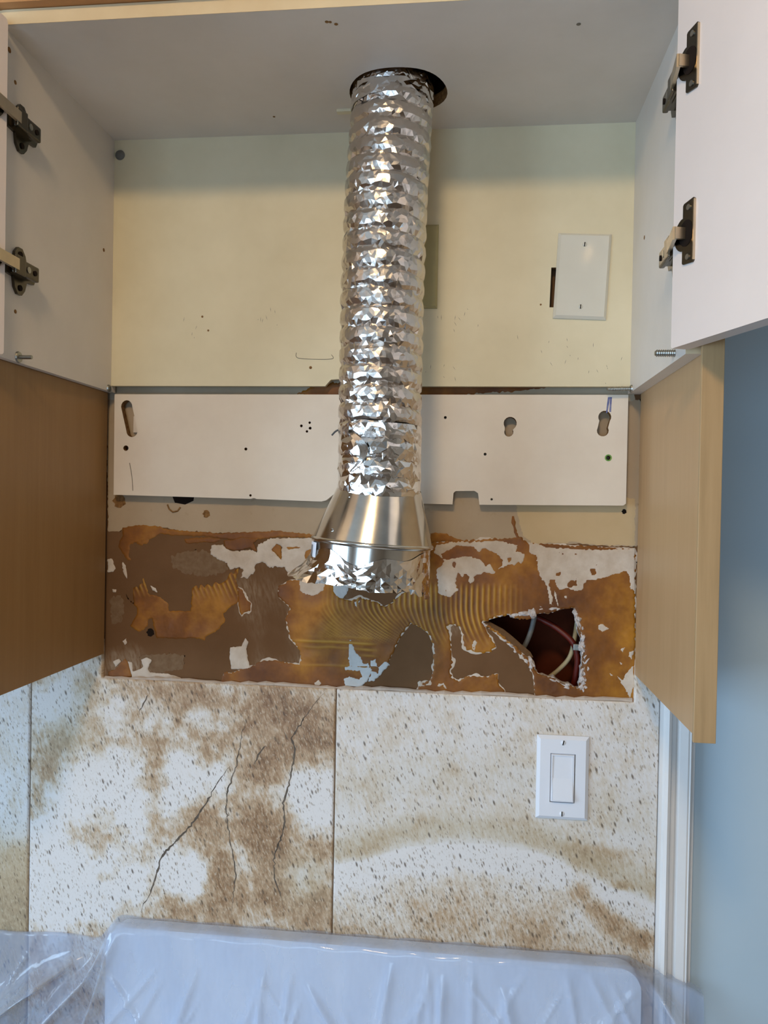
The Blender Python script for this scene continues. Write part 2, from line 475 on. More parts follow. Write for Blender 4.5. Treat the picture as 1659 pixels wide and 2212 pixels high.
# ------------------------------------------------------------------ room shell
HOLE = [(0.1727, -0.1598), (0.1917, -0.1534), (0.2094, -0.1495), (0.2171, -0.1544), (0.2399, -0.1543), (0.2454, -0.1470), (0.2661, -0.1438), (0.2798, -0.1395), (0.2972, -0.1376), (0.2992, -0.1426), (0.3014, -0.1572), (0.3055, -0.1762), (0.3089, -0.1920), (0.3087, -0.2111), (0.3079, -0.2315), (0.3070, -0.2469), (0.2963, -0.2442), (0.2806, -0.2404), (0.2717, -0.2331), (0.2566, -0.2312), (0.2457, -0.2246), (0.2359, -0.2077), (0.2243, -0.1985), (0.2089, -0.1862), (0.1921, -0.1720)]
_h = ragged(HOLE, step=0.004, amp=0.0012, seed=5)
WB = slab('wall_back', [(RX0, FLOOR), (0.411, FLOOR), (0.411, CEIL), (RX0, CEIL)], [[tuple(p) for p in _h]], 0.0, 0.0127, [M_PAPER, M_GYPSUM])
kind(WB, 'structure')
b = MB(); b.box(0.411, RX1, 0.0, 0.0127, FLOOR, CEIL)
kind(b.build('wall_back_painted', M_BLUE), 'structure')
b = MB(); b.box(RX0, RX1, RY0, 0.1, FLOOR-0.05, FLOOR); kind(b.build('floor', M_FLOOR), 'structure')
b = MB(); b.box(RX0, RX1, RY0, 0.1, CEIL, CEIL+0.05); kind(b.build('ceiling', M_CEIL), 'structure')
b = MB(); b.box(RX1, RX1+0.1, RY0, 0.1, FLOOR, CEIL); kind(b.build('wall_right', M_ROOM), 'structure')

def wall_with_opening(name, axis, c, t, a0, a1, o):
    """wall of four pieces round a window opening (a = span along wall, o=(a0,a1,z0,z1))"""
    b = MB()
    for (p, q, z0, z1) in ((a0, o[0], FLOOR, CEIL), (o[1], a1, FLOOR, CEIL), (o[0], o[1], FLOOR, o[2]), (o[0], o[1], o[3], CEIL)):
        if axis == 'X': b.box(c-t, c, p, q, z0, z1)
        else: b.box(p, q, c-t, c, z0, z1)
    return kind(b.build(name, M_ROOM), 'structure')
def window(name, axis, c, o):
    w = thing(name, (0, 0, o[2]) if False else ((c-0.05, (o[0]+o[1])/2, o[2]) if axis == 'X' else ((o[0]+o[1])/2, c-0.05, o[2])), structure=True)
    b = MB(); am = (o[0]+o[1])/2
    def bar(p, q, z0, z1):
        if axis == 'X': b.box(c-0.09, c-0.05, p, q, z0, z1)
        else: b.box(p, q, c-0.09, c-0.05, z0, z1)
    bar(o[0], o[0]+0.05, o[2], o[3]); bar(o[1]-0.05, o[1], o[2], o[3]); bar(am-0.025, am+0.025, o[2], o[3])
    bar(o[0], o[1], o[2], o[2]+0.05); bar(o[0], o[1], o[3]-0.05, o[3])
    b.build('window_frame', M_TRIM, w)
OW = (-2.4, -0.8, -0.62, 0.53)
wall_with_opening('wall_left', 'X', RX0, 0.1, RY0, 0.1, OW); window('window_1', 'X', RX0, OW)
OF = (-1.3, 0.2, -1.4, 0.3)
wall_with_opening('wall_front', 'Y', RY0, 0.1, RX0, RX1, OF); window('fill_window', 'Y', RY0, OF)  # front opening is unseen, added to carry the frontal fill

# white moulding where the tiles end
t1 = []
prof = [(0.4125, 0.0), (0.4125, -0.012), (0.4165, -0.0125), (0.4185, -0.017), (0.4225, -0.0195), (0.4258, -0.018), (0.4270, -0.0100), (0.4300, -0.0050), (0.4345, -0.0075), (0.4378, -0.0165), (0.4480, -0.0180), (0.4485, -0.0165), (0.4505, -0.0165), (0.4515, -0.0185), (0.4530, -0.0170), (0.4545, -0.0060), (0.4585, -0.0050), (0.4600, -0.006), (0.4610, 0.0)]
b = MB(); b.prism(prof, ((0, 0, FLOOR), (1, 0, 0), (0, 1, 0), (0, 0, 1)), 0.0, CEIL-FLOOR)
kind(b.build('trim_1', M_TRIM), 'structure')

# ------------------------------------------------------------------ what was left on the bare wall
def ridges(X, Z):
    """comb marks of the notched trowel"""
    r = np.zeros(X.shape)
    n1 = vnoise(X, Z, 55, 3); n2 = vnoise(X, Z, 30, 9)
    # arcs standing upright, their feet swept to the right
    zt = -0.1372
    t = np.clip((zt-Z)/0.042, 0, 2.2)
    bend = np.where(X < 0.09, 0.034, 0.010)
    bend = 0.034+(0.010-0.034)*np.clip((X-0.055)/0.04, 0, 1)
    ph = (X-bend*t*t+0.004*vnoise(X, Z, 18, 4))/0.0073
    w = 0.5+0.5*np.cos(2*np.pi*ph)
    mask = np.clip((X-(-0.06))/0.02, 0, 1)*np.clip((0.232-X)/0.02, 0, 1)*np.clip((-0.1176+0.012-Z)/0.01, 0, 1)*np.clip((Z--0.1972)/0.012, 0, 1)
    mask *= 0.35+0.65*np.clip((n2-0.25)/0.3, 0, 1)
    r = np.maximum(r, np.power(w, 2.2)*mask)
    # level strokes lower left
    ph = (Z+0.0006*np.sin(X*60)+0.002*n1)/0.0085
    w = 0.5+0.5*np.cos(2*np.pi*ph)
    mask = np.clip((X-(-0.105))/0.02, 0, 1)*np.clip((0.03-X)/0.02, 0, 1)*np.clip((-0.1842-Z)/0.008, 0, 1)*np.clip((Z--0.2338)/0.008, 0, 1)*np.clip((vnoise(X*0.5, Z*2, 40, 21)-0.3)/0.3, 0, 1)
    r = np.maximum(r, np.power(w, 2)*mask*0.9)
    # left fan
    cx, cz = -0.30, -0.0785
    rad = np.hypot(X-cx+0.06, Z-cz); ph = (X+0.45*(Z-cz))/0.0075
    w = 0.5+0.5*np.cos(2*np.pi*ph)
    mask = np.clip((-0.165-X)/0.01, 0, 1)*np.clip((Z--0.1437)/0.02, 0, 1)
    r = np.maximum(r, np.power(w, 2.2)*mask*0.8)
    return r
PO = layer('paint_layer', [(-0.3820, 0.1473), (0.3812, 0.1498), (0.3818, -0.0509), (0.3512, -0.0510), (0.3265, -0.0503), (0.2954, -0.0485), (0.2704, -0.0504), (0.2391, -0.0524), (0.2251, -0.0464), (0.2189, -0.0517), (0.2074, -0.0481), (0.1436, -0.0483), (0.0984, -0.0474), (-0.0665, -0.0467), (-0.1205, -0.0426), (-0.2024, -0.0458), (-0.2579, -0.0443), (-0.2999, -0.0385), (-0.3281, -0.0378), (-0.3507, -0.0410), (-0.3549, -0.0465), (-0.3748, -0.0469)], [], 0.0, 0.0004, M_OLDPAINT, WB, cell=0.003, seed=1)
layer('paint_layer', [(0.2138, 0.0130), (0.3755, 0.0158), (0.3769, -0.0504), (0.3511, -0.0497), (0.3264, -0.0497), (0.2954, -0.0473), (0.2704, -0.0479), (0.2391, -0.0512), (0.2275, -0.0412), (0.2222, -0.0285), (0.2180, -0.0094)], [], -0.0003, 0.0005, M_YELLOWPAINT, WB, cell=0.003, seed=2)
layer('primer_layer', [(-0.3797, 0.1791), (0.3720, 0.1793), (0.3732, 0.1259), (-0.3788, 0.1215)], [], 0.0, 0.0003, M_GREYPAINT, WB, cell=0.004, seed=3)
layer('adhesive_patch', [(-0.0637, 0.1707), (0.2534, 0.1723), (0.2523, 0.1647), (0.2033, 0.1595), (0.1010, 0.1528), (0.0882, 0.1437), (-0.0633, 0.1496), (-0.0970, 0.1561)], [], -0.0003, 0.001, M_GLUE, WB, seed=4)
HG = [[(0.1714, -0.1618), (0.1917, -0.1540), (0.2094, -0.1495), (0.2171, -0.1544), (0.2399, -0.1543), (0.2454, -0.1470), (0.2661, -0.1438), (0.2798, -0.1395), (0.2984, -0.1363), (0.3039, -0.1571), (0.3092, -0.1760), (0.3127, -0.1918), (0.3124, -0.2109), (0.3116, -0.2314), (0.3095, -0.2493), (0.2963, -0.2454), (0.2806, -0.2417), (0.2717, -0.2344), (0.2566, -0.2325), (0.2457, -0.2259), (0.2359, -0.2077), (0.2243, -0.1985), (0.2089, -0.1862), (0.1921, -0.1720)],
      [(0.0746, -0.1652), (0.0891, -0.1732), (0.0976, -0.1794), (0.1057, -0.1960), (0.1062, -0.2207), (0.1052, -0.2357), (0.1009, -0.2476), (0.0873, -0.2495), (0.0830, -0.2661), (-0.0024, -0.2700), (0.0038, -0.2506), (0.0300, -0.2389), (0.0429, -0.2207), (0.0542, -0.1954), (0.0599, -0.1821)],
      [(0.1227, -0.1681), (0.1323, -0.1658), (0.1401, -0.1675), (0.1461, -0.1770), (0.1477, -0.1957), (0.1549, -0.2012), (0.1646, -0.2041), (0.1831, -0.2021), (0.1925, -0.1952), (0.1872, -0.1864), (0.1794, -0.1751), (0.1753, -0.1649), (0.1857, -0.1723), (0.2089, -0.1894), (0.2328, -0.2104), (0.2426, -0.2279), (0.2447, -0.2356), (0.2466, -0.2682), (0.2086, -0.2700), (0.2032, -0.2535), (0.1960, -0.2441), (0.1958, -0.2319), (0.1793, -0.2371), (0.1556, -0.2362), (0.1416, -0.2446), (0.1325, -0.2417), (0.1290, -0.2302), (0.1334, -0.2202), (0.1305, -0.2054), (0.1282, -0.1880), (0.1267, -0.1764)]]
O5 = [(-0.1185, -0.1196), (-0.1144, -0.1181), (-0.1024, -0.1105), (-0.0889, -0.1094), (-0.0407, -0.1067), (-0.0370, -0.1263), (-0.0282, -0.1346), (-0.0135, -0.1368), (-0.0010, -0.1318), (0.0255, -0.1375), (0.0342, -0.1444), (0.0479, -0.1368), (0.0588, -0.1247), (0.0717, -0.1171), (0.0733, -0.0968), (0.0960, -0.0962), (0.1004, -0.0519), (0.2231, -0.0413), (0.2327, -0.0488), (0.2704, -0.0504), (0.3770, -0.0541), (0.3816, -0.2714), (-0.2055, -0.2792), (-0.1963, -0.2466), (-0.1853, -0.2475), (-0.1696, -0.2408), (-0.1505, -0.2346), (-0.1397, -0.2275), (-0.1201, -0.2254), (-0.1119, -0.2284), (-0.0990, -0.2292), (-0.0848, -0.2312), (-0.0836, -0.2179), (-0.0851, -0.2107), (-0.0913, -0.2036), (-0.0996, -0.1920), (-0.1025, -0.1815), (-0.1069, -0.1657), (-0.1029, -0.1569), (-0.1004, -0.1502), (-0.1107, -0.1412), (-0.1182, -0.1355)]
def grow(poly, lo, hi, seed):
    P = ragged(poly, step=0.003, amp=0.0, seed=seed); g = np.random.default_rng(seed)
    n = len(P); d = np.roll(P, -1, 0)-np.roll(P, 1, 0); nr = np.stack([d[:, 1], -d[:, 0]], 1); nr /= np.maximum(np.linalg.norm(nr, axis=1, keepdims=True), 1e-9)
    area2 = (P[:, 0]*np.roll(P[:, 1], -1)-np.roll(P[:, 0], -1)*P[:, 1]).sum()
    if area2 < 0: nr = -nr
    w = np.convolve(np.tile(g.random(n), 3), np.ones(5)/5, 'same')[n:2*n]
    w = np.clip((w-0.5)/0.25, 0, 1)
    return [tuple(p) for p in P+nr*(lo+(hi-lo)*w)[:, None]]
# torn white paper edge peeping out under the glue, then the glue itself
layer('torn_edge', grow(O5, 0.0002, 0.0042, 3), [grow(HG[0], 0, 0.0001, 1), grow(HG[1], -0.0002, -0.0042, 2), grow(HG[2], -0.0002, -0.0045, 4)], 0.0, 0.0006, M_PLASTER, WB, cell=0.0018, seed=8, amp=0.0006)
layer('adhesive_patch', O5, HG, -0.0004, 0.0011, M_GLUE, WB, cell=0.0013, seed=9, relief=ridges)
O3 = [(-0.3500, -0.1320), (-0.3464, -0.1380), (-0.3406, -0.1466), (-0.3334, -0.1512), (-0.3357, -0.1390), (-0.3352, -0.1288), (-0.3296, -0.1259), (-0.3273, -0.1326), (-0.3254, -0.1231), (-0.3219, -0.1209), (-0.3211, -0.1270), (-0.3199, -0.1134), (-0.3155, -0.1235), (-0.3117, -0.1369), (-0.2934, -0.1411), (-0.2820, -0.1502), (-0.2804, -0.1609), (-0.2644, -0.1597), (-0.2476, -0.1598), (-0.2466, -0.1396), (-0.2461, -0.1274), (-0.2399, -0.1212), (-0.2370, -0.1292), (-0.2330, -0.1197), (-0.2274, -0.1255), (-0.2233, -0.1187), (-0.2163, -0.1239), (-0.2116, -0.1157), (-0.2060, -0.1195), (-0.1938, -0.1125), (-0.1898, -0.1016), (-0.1836, -0.1041), (-0.1823, -0.0974), (-0.1755, -0.0952), (-0.1814, -0.1121), (-0.1785, -0.1194), (-0.1754, -0.1440), (-0.1883, -0.1518), (-0.1991, -0.1615), (-0.1962, -0.1735), (-0.2070, -0.1859), (-0.2248, -0.1967), (-0.2261, -0.2028), (-0.2324, -0.2003), (-0.2421, -0.1987), (-0.2693, -0.2010), (-0.2988, -0.2008), (-0.3018, -0.1887), (-0.3062, -0.1726), (-0.3111, -0.1741), (-0.3131, -0.1851), (-0.3257, -0.1930), (-0.3393, -0.1846), (-0.3289, -0.1673), (-0.3291, -0.1578), (-0.3341, -0.1532), (-0.3434, -0.1454)]
layer('adhesive_patch', O3, [], 0.0, 0.0012, M_GLUE, WB, cell=0.0012, seed=12, relief=ridges, amp=0.0005)
O4 = [(-0.1778, -0.1227), (-0.1716, -0.1258), (-0.1652, -0.1390), (-0.1575, -0.1461), (-0.1587, -0.1568), (-0.1682, -0.1591), (-0.1716, -0.1639), (-0.1744, -0.1587), (-0.1767, -0.1474)]
layer('torn_edge', grow(O4, 0.001, 0.005, 6), [], 0.0, 0.0006, M_PLASTER, WB, cell=0.001, seed=14, amp=0.0004)
layer('adhesive_patch', O4, [], -0.0005, 0.001, M_GLUE, WB, cell=0.001, seed=15, amp=0.0004)
for sd, q in enumerate((
    [(-0.3528, -0.0410), (-0.3281, -0.0364), (-0.2964, -0.0378), (-0.2845, -0.0416), (-0.2509, -0.0442), (-0.2024, -0.0458), (-0.1477, -0.0419), (-0.1205, -0.0399), (-0.0699, -0.0448), (-0.0598, -0.0491), (-0.1204, -0.0492), (-0.1475, -0.0532), (-0.1885, -0.0548), (-0.2369, -0.0499), (-0.2752, -0.0508), (-0.2963, -0.0486), (-0.3032, -0.0535), (-0.3207, -0.0606), (-0.3348, -0.0623), (-0.3418, -0.0666), (-0.3430, -0.0815), (-0.3393, -0.0882), (-0.3450, -0.0884), (-0.3523, -0.0784), (-0.3588, -0.0697), (-0.3575, -0.0601), (-0.3533, -0.0546)],
    [(-0.3278, -0.0554), (-0.3102, -0.0550), (-0.3136, -0.0618), (-0.3220, -0.0661), (-0.3305, -0.0642)],
    [(-0.2612, -0.0558), (-0.2196, -0.0515), (-0.2023, -0.0545), (-0.2126, -0.0594), (-0.2368, -0.0600), (-0.2541, -0.0617)],
    [(-0.3716, -0.2527), (-0.3603, -0.2488), (-0.3519, -0.2382), (-0.3449, -0.2325), (-0.3390, -0.2445), (-0.3353, -0.2579), (-0.3458, -0.2632), (-0.3700, -0.2642)],
    [(0.0982, -0.0377), (0.1208, -0.0385), (0.1339, -0.0453), (0.1468, -0.0482), (0.1340, -0.0505), (0.1178, -0.0489), (0.0984, -0.0520)],
    [(0.2104, -0.0082), (0.2144, -0.0158), (0.2173, -0.0350), (0.2238, -0.0451), (0.2201, -0.0491), (0.2135, -0.0351), (0.2100, -0.0224)])):
    layer('adhesive_patch', q, [], -0.0003, 0.0009, M_GLUE, WB, cell=0.0013, seed=20+sd, amp=0.0006)
W_SETS = (
    [(-0.2180, -0.0635), (-0.2008, -0.0618), (-0.1959, -0.0677), (-0.1883, -0.0708), (-0.1711, -0.0697), (-0.1561, -0.0680), (-0.1513, -0.0726), (-0.1487, -0.0605), (-0.1305, -0.0515), (-0.0598, -0.0491), (-0.0594, -0.0676), (-0.0726, -0.0798), (-0.0825, -0.0927), (-0.1025, -0.1038), (-0.1088, -0.0921), (-0.1332, -0.0927), (-0.1422, -0.0857), (-0.1523, -0.0893), (-0.1529, -0.0993), (-0.1629, -0.1096), (-0.1739, -0.1092), (-0.1693, -0.0984), (-0.1755, -0.0939), (-0.1899, -0.0976), (-0.1942, -0.0884), (-0.2066, -0.0834), (-0.2192, -0.0770)],
    [(-0.0882, -0.1107), (-0.0735, -0.1050), (-0.0520, -0.1096), (-0.0492, -0.1142), (-0.0524, -0.1248), (-0.0670, -0.1326), (-0.0825, -0.1297), (-0.0880, -0.1246)],
    [(-0.1873, -0.2100), (-0.1709, -0.2080), (-0.1656, -0.1958), (-0.1607, -0.2010), (-0.1639, -0.2118), (-0.1617, -0.2237), (-0.1580, -0.2369), (-0.1512, -0.2353), (-0.1580, -0.2396), (-0.1751, -0.2417), (-0.1854, -0.2414), (-0.1884, -0.2248)],
    [(-0.3749, -0.0878), (-0.3678, -0.0869), (-0.3626, -0.1011), (-0.3660, -0.1059), (-0.3746, -0.1068)],
    [(-0.3514, -0.0906), (-0.3470, -0.0966), (-0.3447, -0.1087), (-0.3446, -0.1155), (-0.3497, -0.1089), (-0.3527, -0.0954)],
    [(-0.3091, -0.1246), (-0.3006, -0.1278), (-0.2977, -0.1344), (-0.3055, -0.1313)],
    [(-0.3671, -0.1311), (-0.3607, -0.1316), (-0.3613, -0.1357), (-0.3663, -0.1359)],
    [(-0.3503, -0.2075), (-0.3446, -0.2032), (-0.3438, -0.2107), (-0.3466, -0.2128)],
    [(-0.3640, -0.2373), (-0.3548, -0.2336), (-0.3519, -0.2369), (-0.3603, -0.2454)],
    [(-0.3420, -0.2364), (-0.3356, -0.2375), (-0.3333, -0.2511), (-0.3248, -0.2480), (-0.3178, -0.2436), (-0.3215, -0.2336), (-0.3124, -0.2298), (-0.3053, -0.2329), (-0.3107, -0.2467), (-0.3071, -0.2520), (-0.2825, -0.2523), (-0.2614, -0.2568), (-0.2508, -0.2638), (-0.2893, -0.2675), (-0.3316, -0.2673), (-0.3360, -0.2546)],
    [(-0.0648, -0.2556), (-0.0562, -0.2499), (-0.0520, -0.2563), (-0.0560, -0.2605), (-0.0627, -0.2601)],
    [(0.2340, -0.0481), (0.2649, -0.0544), (0.3005, -0.0554), (0.3408, -0.0550), (0.3770, -0.0529), (0.3782, -0.1090), (0.3708, -0.1105), (0.3692, -0.0916), (0.3654, -0.0848), (0.3440, -0.0923), (0.3268, -0.0979), (0.3126, -0.0996), (0.3079, -0.1124), (0.2967, -0.1141), (0.2854, -0.1106), (0.2761, -0.1134), (0.2696, -0.0996), (0.2633, -0.0997), (0.2662, -0.1169), (0.2697, -0.1360), (0.2627, -0.1324), (0.2597, -0.1088), (0.2520, -0.1001), (0.2461, -0.0868), (0.2445, -0.0689), (0.2342, -0.0615)],
    [(0.3294, -0.1594), (0.3349, -0.1567), (0.3461, -0.1639), (0.3351, -0.1694), (0.3301, -0.1657)],
    [(0.3584, -0.1900), (0.3675, -0.1865), (0.3635, -0.1974)], [(0.3575, -0.2059), (0.3638, -0.2107), (0.3614, -0.2153)],
    [(0.3779, -0.2102), (0.3803, -0.2398), (0.3740, -0.2610), (0.3676, -0.2467), (0.3562, -0.2295), (0.3548, -0.2251), (0.3642, -0.2329), (0.3671, -0.2245), (0.3743, -0.2147)],
    [(0.3714, -0.1940), (0.3787, -0.1924), (0.3765, -0.2052), (0.3703, -0.2010)], [(0.3436, -0.2179), (0.3518, -0.2284), (0.3469, -0.2286)],
    [(0.1573, -0.1927), (0.1642, -0.1834), (0.1668, -0.1885), (0.1650, -0.1944), (0.1633, -0.2022), (0.1581, -0.1998)],
    [(0.0840, -0.2490), (0.0878, -0.2463), (0.0918, -0.2513), (0.0983, -0.2497), (0.1034, -0.2430), (0.1049, -0.2520), (0.0861, -0.2555)],
    [(0.1088, -0.2532), (0.1139, -0.2477), (0.1216, -0.2474), (0.1270, -0.2562), (0.1231, -0.2564), (0.1191, -0.2514), (0.1153, -0.2542)],
    [(0.2831, -0.1209), (0.2881, -0.1194), (0.2888, -0.1239), (0.2838, -0.1240)],
    [(0.2684, -0.1053), (0.2731, -0.1167), (0.2772, -0.1357), (0.2741, -0.1358), (0.2694, -0.1200)])
W_HOLES = {0: [[(-0.1289, -0.0674), (-0.1222, -0.0592), (-0.1147, -0.0624), (-0.1137, -0.0822), (-0.1172, -0.0790), (-0.1234, -0.0725)], [(-0.0808, -0.0748), (-0.0782, -0.0681), (-0.0715, -0.0653), (-0.0694, -0.0712), (-0.0740, -0.0786), (-0.0794, -0.0794)]],
           11: [[(0.3179, -0.0835), (0.3234, -0.0828), (0.3254, -0.0897), (0.3211, -0.0904)], [(0.2878, -0.1048), (0.2927, -0.0989), (0.2965, -0.1020), (0.2995, -0.0993), (0.3003, -0.1069), (0.2953, -0.1058), (0.2904, -0.1085)], [(0.2719, -0.0912), (0.2775, -0.0885), (0.2763, -0.0930)]]}
for sd, q in enumerate(W_SETS):
    layer('plaster_residue', q, W_HOLES.get(sd, []), -0.0007, 0.0011, M_PLASTER, WB, cell=0.0012, seed=40+sd, amp=0.0007 if sd in (0, 11) else 0.0004)
for sd, q in enumerate(([(-0.1289, -0.0674), (-0.1222, -0.0592), (-0.1147, -0.0624), (-0.1137, -0.0822), (-0.1172, -0.0790), (-0.1234, -0.0725)], [(-0.0808, -0.0748), (-0.0782, -0.0681), (-0.0715, -0.0653), (-0.0694, -0.0712), (-0.0740, -0.0786), (-0.0794, -0.0794)],
        [(-0.1113, -0.0629), (-0.0864, -0.0617), (-0.0863, -0.0643), (-0.1032, -0.0674)], [(-0.2002, -0.0564), (-0.1885, -0.0548), (-0.1749, -0.0505), (-0.1475, -0.0519), (-0.1556, -0.0580), (-0.1499, -0.0699), (-0.1540, -0.0713), (-0.1609, -0.0655), (-0.1746, -0.0692), (-0.1848, -0.0708), (-0.1973, -0.0671)])):
    layer('adhesive_patch', q, [], -0.0012, 0.0009, M_GLUE, WB, cell=0.001, seed=90+sd, amp=0.0004)
layer('plaster_residue', [(0.1026, -0.0642), (0.1063, -0.0550), (0.1237, -0.0507), (0.1481, -0.0495), (0.1940, -0.0471), (0.2195, -0.0523), (0.2172, -0.0613), (0.2299, -0.0655), (0.2270, -0.0797), (0.2206, -0.0760), (0.2144, -0.0813), (0.2061, -0.0802), (0.1980, -0.0843), (0.1860, -0.0936), (0.1732, -0.0914), (0.1618, -0.0969), (0.1606, -0.1015), (0.1563, -0.1100), (0.1524, -0.1049), (0.1535, -0.0984), (0.1464, -0.0948), (0.1439, -0.1007), (0.1373, -0.0918), (0.1350, -0.1067), (0.1385, -0.1183), (0.1322, -0.1237), (0.1271, -0.1290), (0.1108, -0.1230), (0.1084, -0.0991), (0.1070, -0.0913), (0.1171, -0.0781), (0.1111, -0.0711)],
      [[(0.1143, -0.0678), (0.1366, -0.0556), (0.1585, -0.0570), (0.1676, -0.0639), (0.1726, -0.0579), (0.1912, -0.0665), (0.1990, -0.0746), (0.1960, -0.0831), (0.1879, -0.0891), (0.1839, -0.0821), (0.1806, -0.0777), (0.1763, -0.0836), (0.1678, -0.0729), (0.1472, -0.0689), (0.1376, -0.0711), (0.1260, -0.0740), (0.1170, -0.0742)], [(0.1306, -0.0784), (0.1326, -0.0783), (0.1327, -0.0861), (0.1308, -0.0848)], [(0.2053, -0.0712), (0.2104, -0.0705), (0.2080, -0.0763)]], -0.0009, 0.0011, M_PLASTER, WB, cell=0.0011, seed=70, amp=0.0008)
layer('bare_gypsum', [(-0.0400, -0.1067), (-0.0174, -0.1073), (-0.0164, -0.1224), (-0.0203, -0.1291), (-0.0248, -0.1345), (-0.0329, -0.1328), (-0.0384, -0.1231)], [], -0.0006, 0.0011, M_PLASTERBLUE, WB, cell=0.0012, seed=80, amp=0.0004)
layer('bare_gypsum', [(-0.0082, -0.1386), (0.0004, -0.1350), (-0.0007, -0.1502), (-0.0047, -0.1464)], [], -0.0008, 0.0011, M_PLASTERBLUE, WB, cell=0.0011, seed=81, amp=0.0004)
layer('bare_gypsum', [(-0.0138, -0.1914), (-0.0105, -0.1926), (-0.0035, -0.2108), (0.0032, -0.2158), (0.0067, -0.2248), (0.0139, -0.2232), (0.0201, -0.2335), (0.0137, -0.2495), (0.0040, -0.2591), (-0.0192, -0.2602), (-0.0215, -0.2477), (-0.0129, -0.2441), (-0.0015, -0.2475), (0.0050, -0.2446), (0.0016, -0.2369), (-0.0197, -0.2364), (-0.0211, -0.2312), (-0.0132, -0.2289), (-0.0154, -0.2178), (-0.0144, -0.1980)], [], -0.0008, 0.0011, M_PLASTERBLUE, WB, cell=0.0011, seed=82, amp=0.0005)
layer('bare_gypsum', [(0.0164, -0.2165), (0.0205, -0.2203), (0.0244, -0.2162), (0.0285, -0.2292), (0.0350, -0.2236), (0.0402, -0.2195), (0.0443, -0.2259), (0.0365, -0.2328), (0.0314, -0.2409), (0.0236, -0.2491), (0.0144, -0.2508), (0.0168, -0.2362)], [], -0.0005, 0.0011, M_PLASTERBLUE, WB, cell=0.0011, seed=83, amp=0.0006)
layer('scuff', [(-0.2782, -0.0798), (-0.2574, -0.0739), (-0.2297, -0.0705), (-0.2019, -0.0779), (-0.1934, -0.0944), (-0.2015, -0.1046), (-0.2290, -0.1081), (-0.2569, -0.1049), (-0.2766, -0.0967)], [], 0.0, 0.0002, M_SCUFF, WB, cell=0.0014, seed=84, amp=0.0016)
layer('scuff', [(-0.3251, -0.2303), (-0.2970, -0.2238), (-0.2550, -0.2241), (-0.2581, -0.2445), (-0.2966, -0.2509), (-0.3121, -0.2468)], [], 0.0, 0.0002, M_SCUFF, WB, cell=0.0014, seed=85, amp=0.0014)
layer('scuff', [(-0.3719, -0.1435), (-0.3534, -0.1396), (-0.3489, -0.1564), (-0.3528, -0.1804), (-0.3684, -0.1843)], [], 0.0, 0.0002, M_SCUFF, WB, cell=0.0014, seed=86, amp=0.0014)
# crumbled gypsum and folded paper round the hole
rim = [tuple(p) for p in _h]
layer('broken_rim', grow(HOLE, 0.0022, 0.0085, 17), [rim], 0.0005, 0.0034, M_GYPSUM, WB, cell=0.0011, seed=91, rough=1.5, amp=0.0007)
g = random.Random(4)
lumps = [(0.2170, -0.1493, .009, .0034, .005, 14), (0.2296, -0.1469, .011, .0048, .007, 8), (0.2410, -0.1453, .0065, .0085, .007, 0), (0.2547, -0.1384, .011, .0040, .005, 6), (0.2698, -0.1392, .010, .0034, .005, 4), (0.2901, -0.2464, .012, .0038, .005, -14), (0.2718, -0.2382, .009, .0038, .005, -20), (0.2399, -0.2165, .0055, .0095, .005, 25)]
redge = [(0.2991, -0.1375), (0.3026, -0.1572), (0.3067, -0.1761), (0.3102, -0.1919), (0.3124, -0.2109), (0.3116, -0.2314), (0.3082, -0.2481)]
for k in range(34):
    f = g.uniform(0, len(redge)-1.001); i0 = int(f); f -= i0
    lumps.append((redge[i0][0]*(1-f)+redge[i0+1][0]*f+g.uniform(-.001, .006), redge[i0][1]*(1-f)+redge[i0+1][1]*f, g.uniform(.0018, .0050), g.uniform(.003, .0085), g.uniform(.003, .006), g.uniform(-30, 30)))
for (px, pz, sx, sz, sy, rot) in lumps:
    bm = bmesh.new(); bmesh.ops.create_icosphere(bm, subdivisions=2, radius=1.0)
    for v in bm.verts:
        k = 1+g.uniform(-0.22, 0.22); v.co = Vector((v.co.x*sx*k, v.co.y*sy*k, v.co.z*sz*k))
    bmesh.ops.rotate(bm, verts=bm.verts[:], cent=(0, 0, 0), matrix=Matrix.Rotation(math.radians(-rot), 3, 'Y'))
    bmesh.ops.translate(bm, verts=bm.verts[:], vec=(px, 0.003, pz))
    me = bpy.data.meshes.new('gypsum_lump'); bm.to_mesh(me); bm.free(); link('gypsum_lump', me, M_GYPSUM, WB)
# paper face folded into the hole along its lower left side
fo = [(0.1727, -0.1605), (0.1817, -0.1660), (0.1921, -0.1720), (0.2005, -0.1795), (0.2089, -0.1862), (0.2166, -0.1924), (0.2243, -0.1985), (0.2308, -0.2034), (0.2359, -0.2083)]
fi = [(0.1793, -0.1596), (0.1910, -0.1657), (0.2020, -0.1712), (0.2111, -0.1780), (0.2189, -0.1842), (0.2260, -0.1904), (0.2338, -0.1966), (0.2403, -0.2021), (0.2442, -0.2091)]
b = MB()
vs = [(x, -0.0002, z) for x, z in fo]+[(x, 0.009, z) for x, z in fi]+[(x, 0.0015, z) for x, z in fo]+[(x, 0.0105, z) for x, z in fi]; n9 = len(fo)
b.add(vs, [(i, i+1, n9+i+1, n9+i) for i in range(n9-1)]+[(2*n9+i, 2*n9+i+1, 3*n9+i+1, 3*n9+i) for i in range(n9-1)]+[(n9+i, n9+i+1, 3*n9+i+1, 3*n9+i) for i in range(n9-1)])
b.build('folded_paper', M_SCUFF, WB)
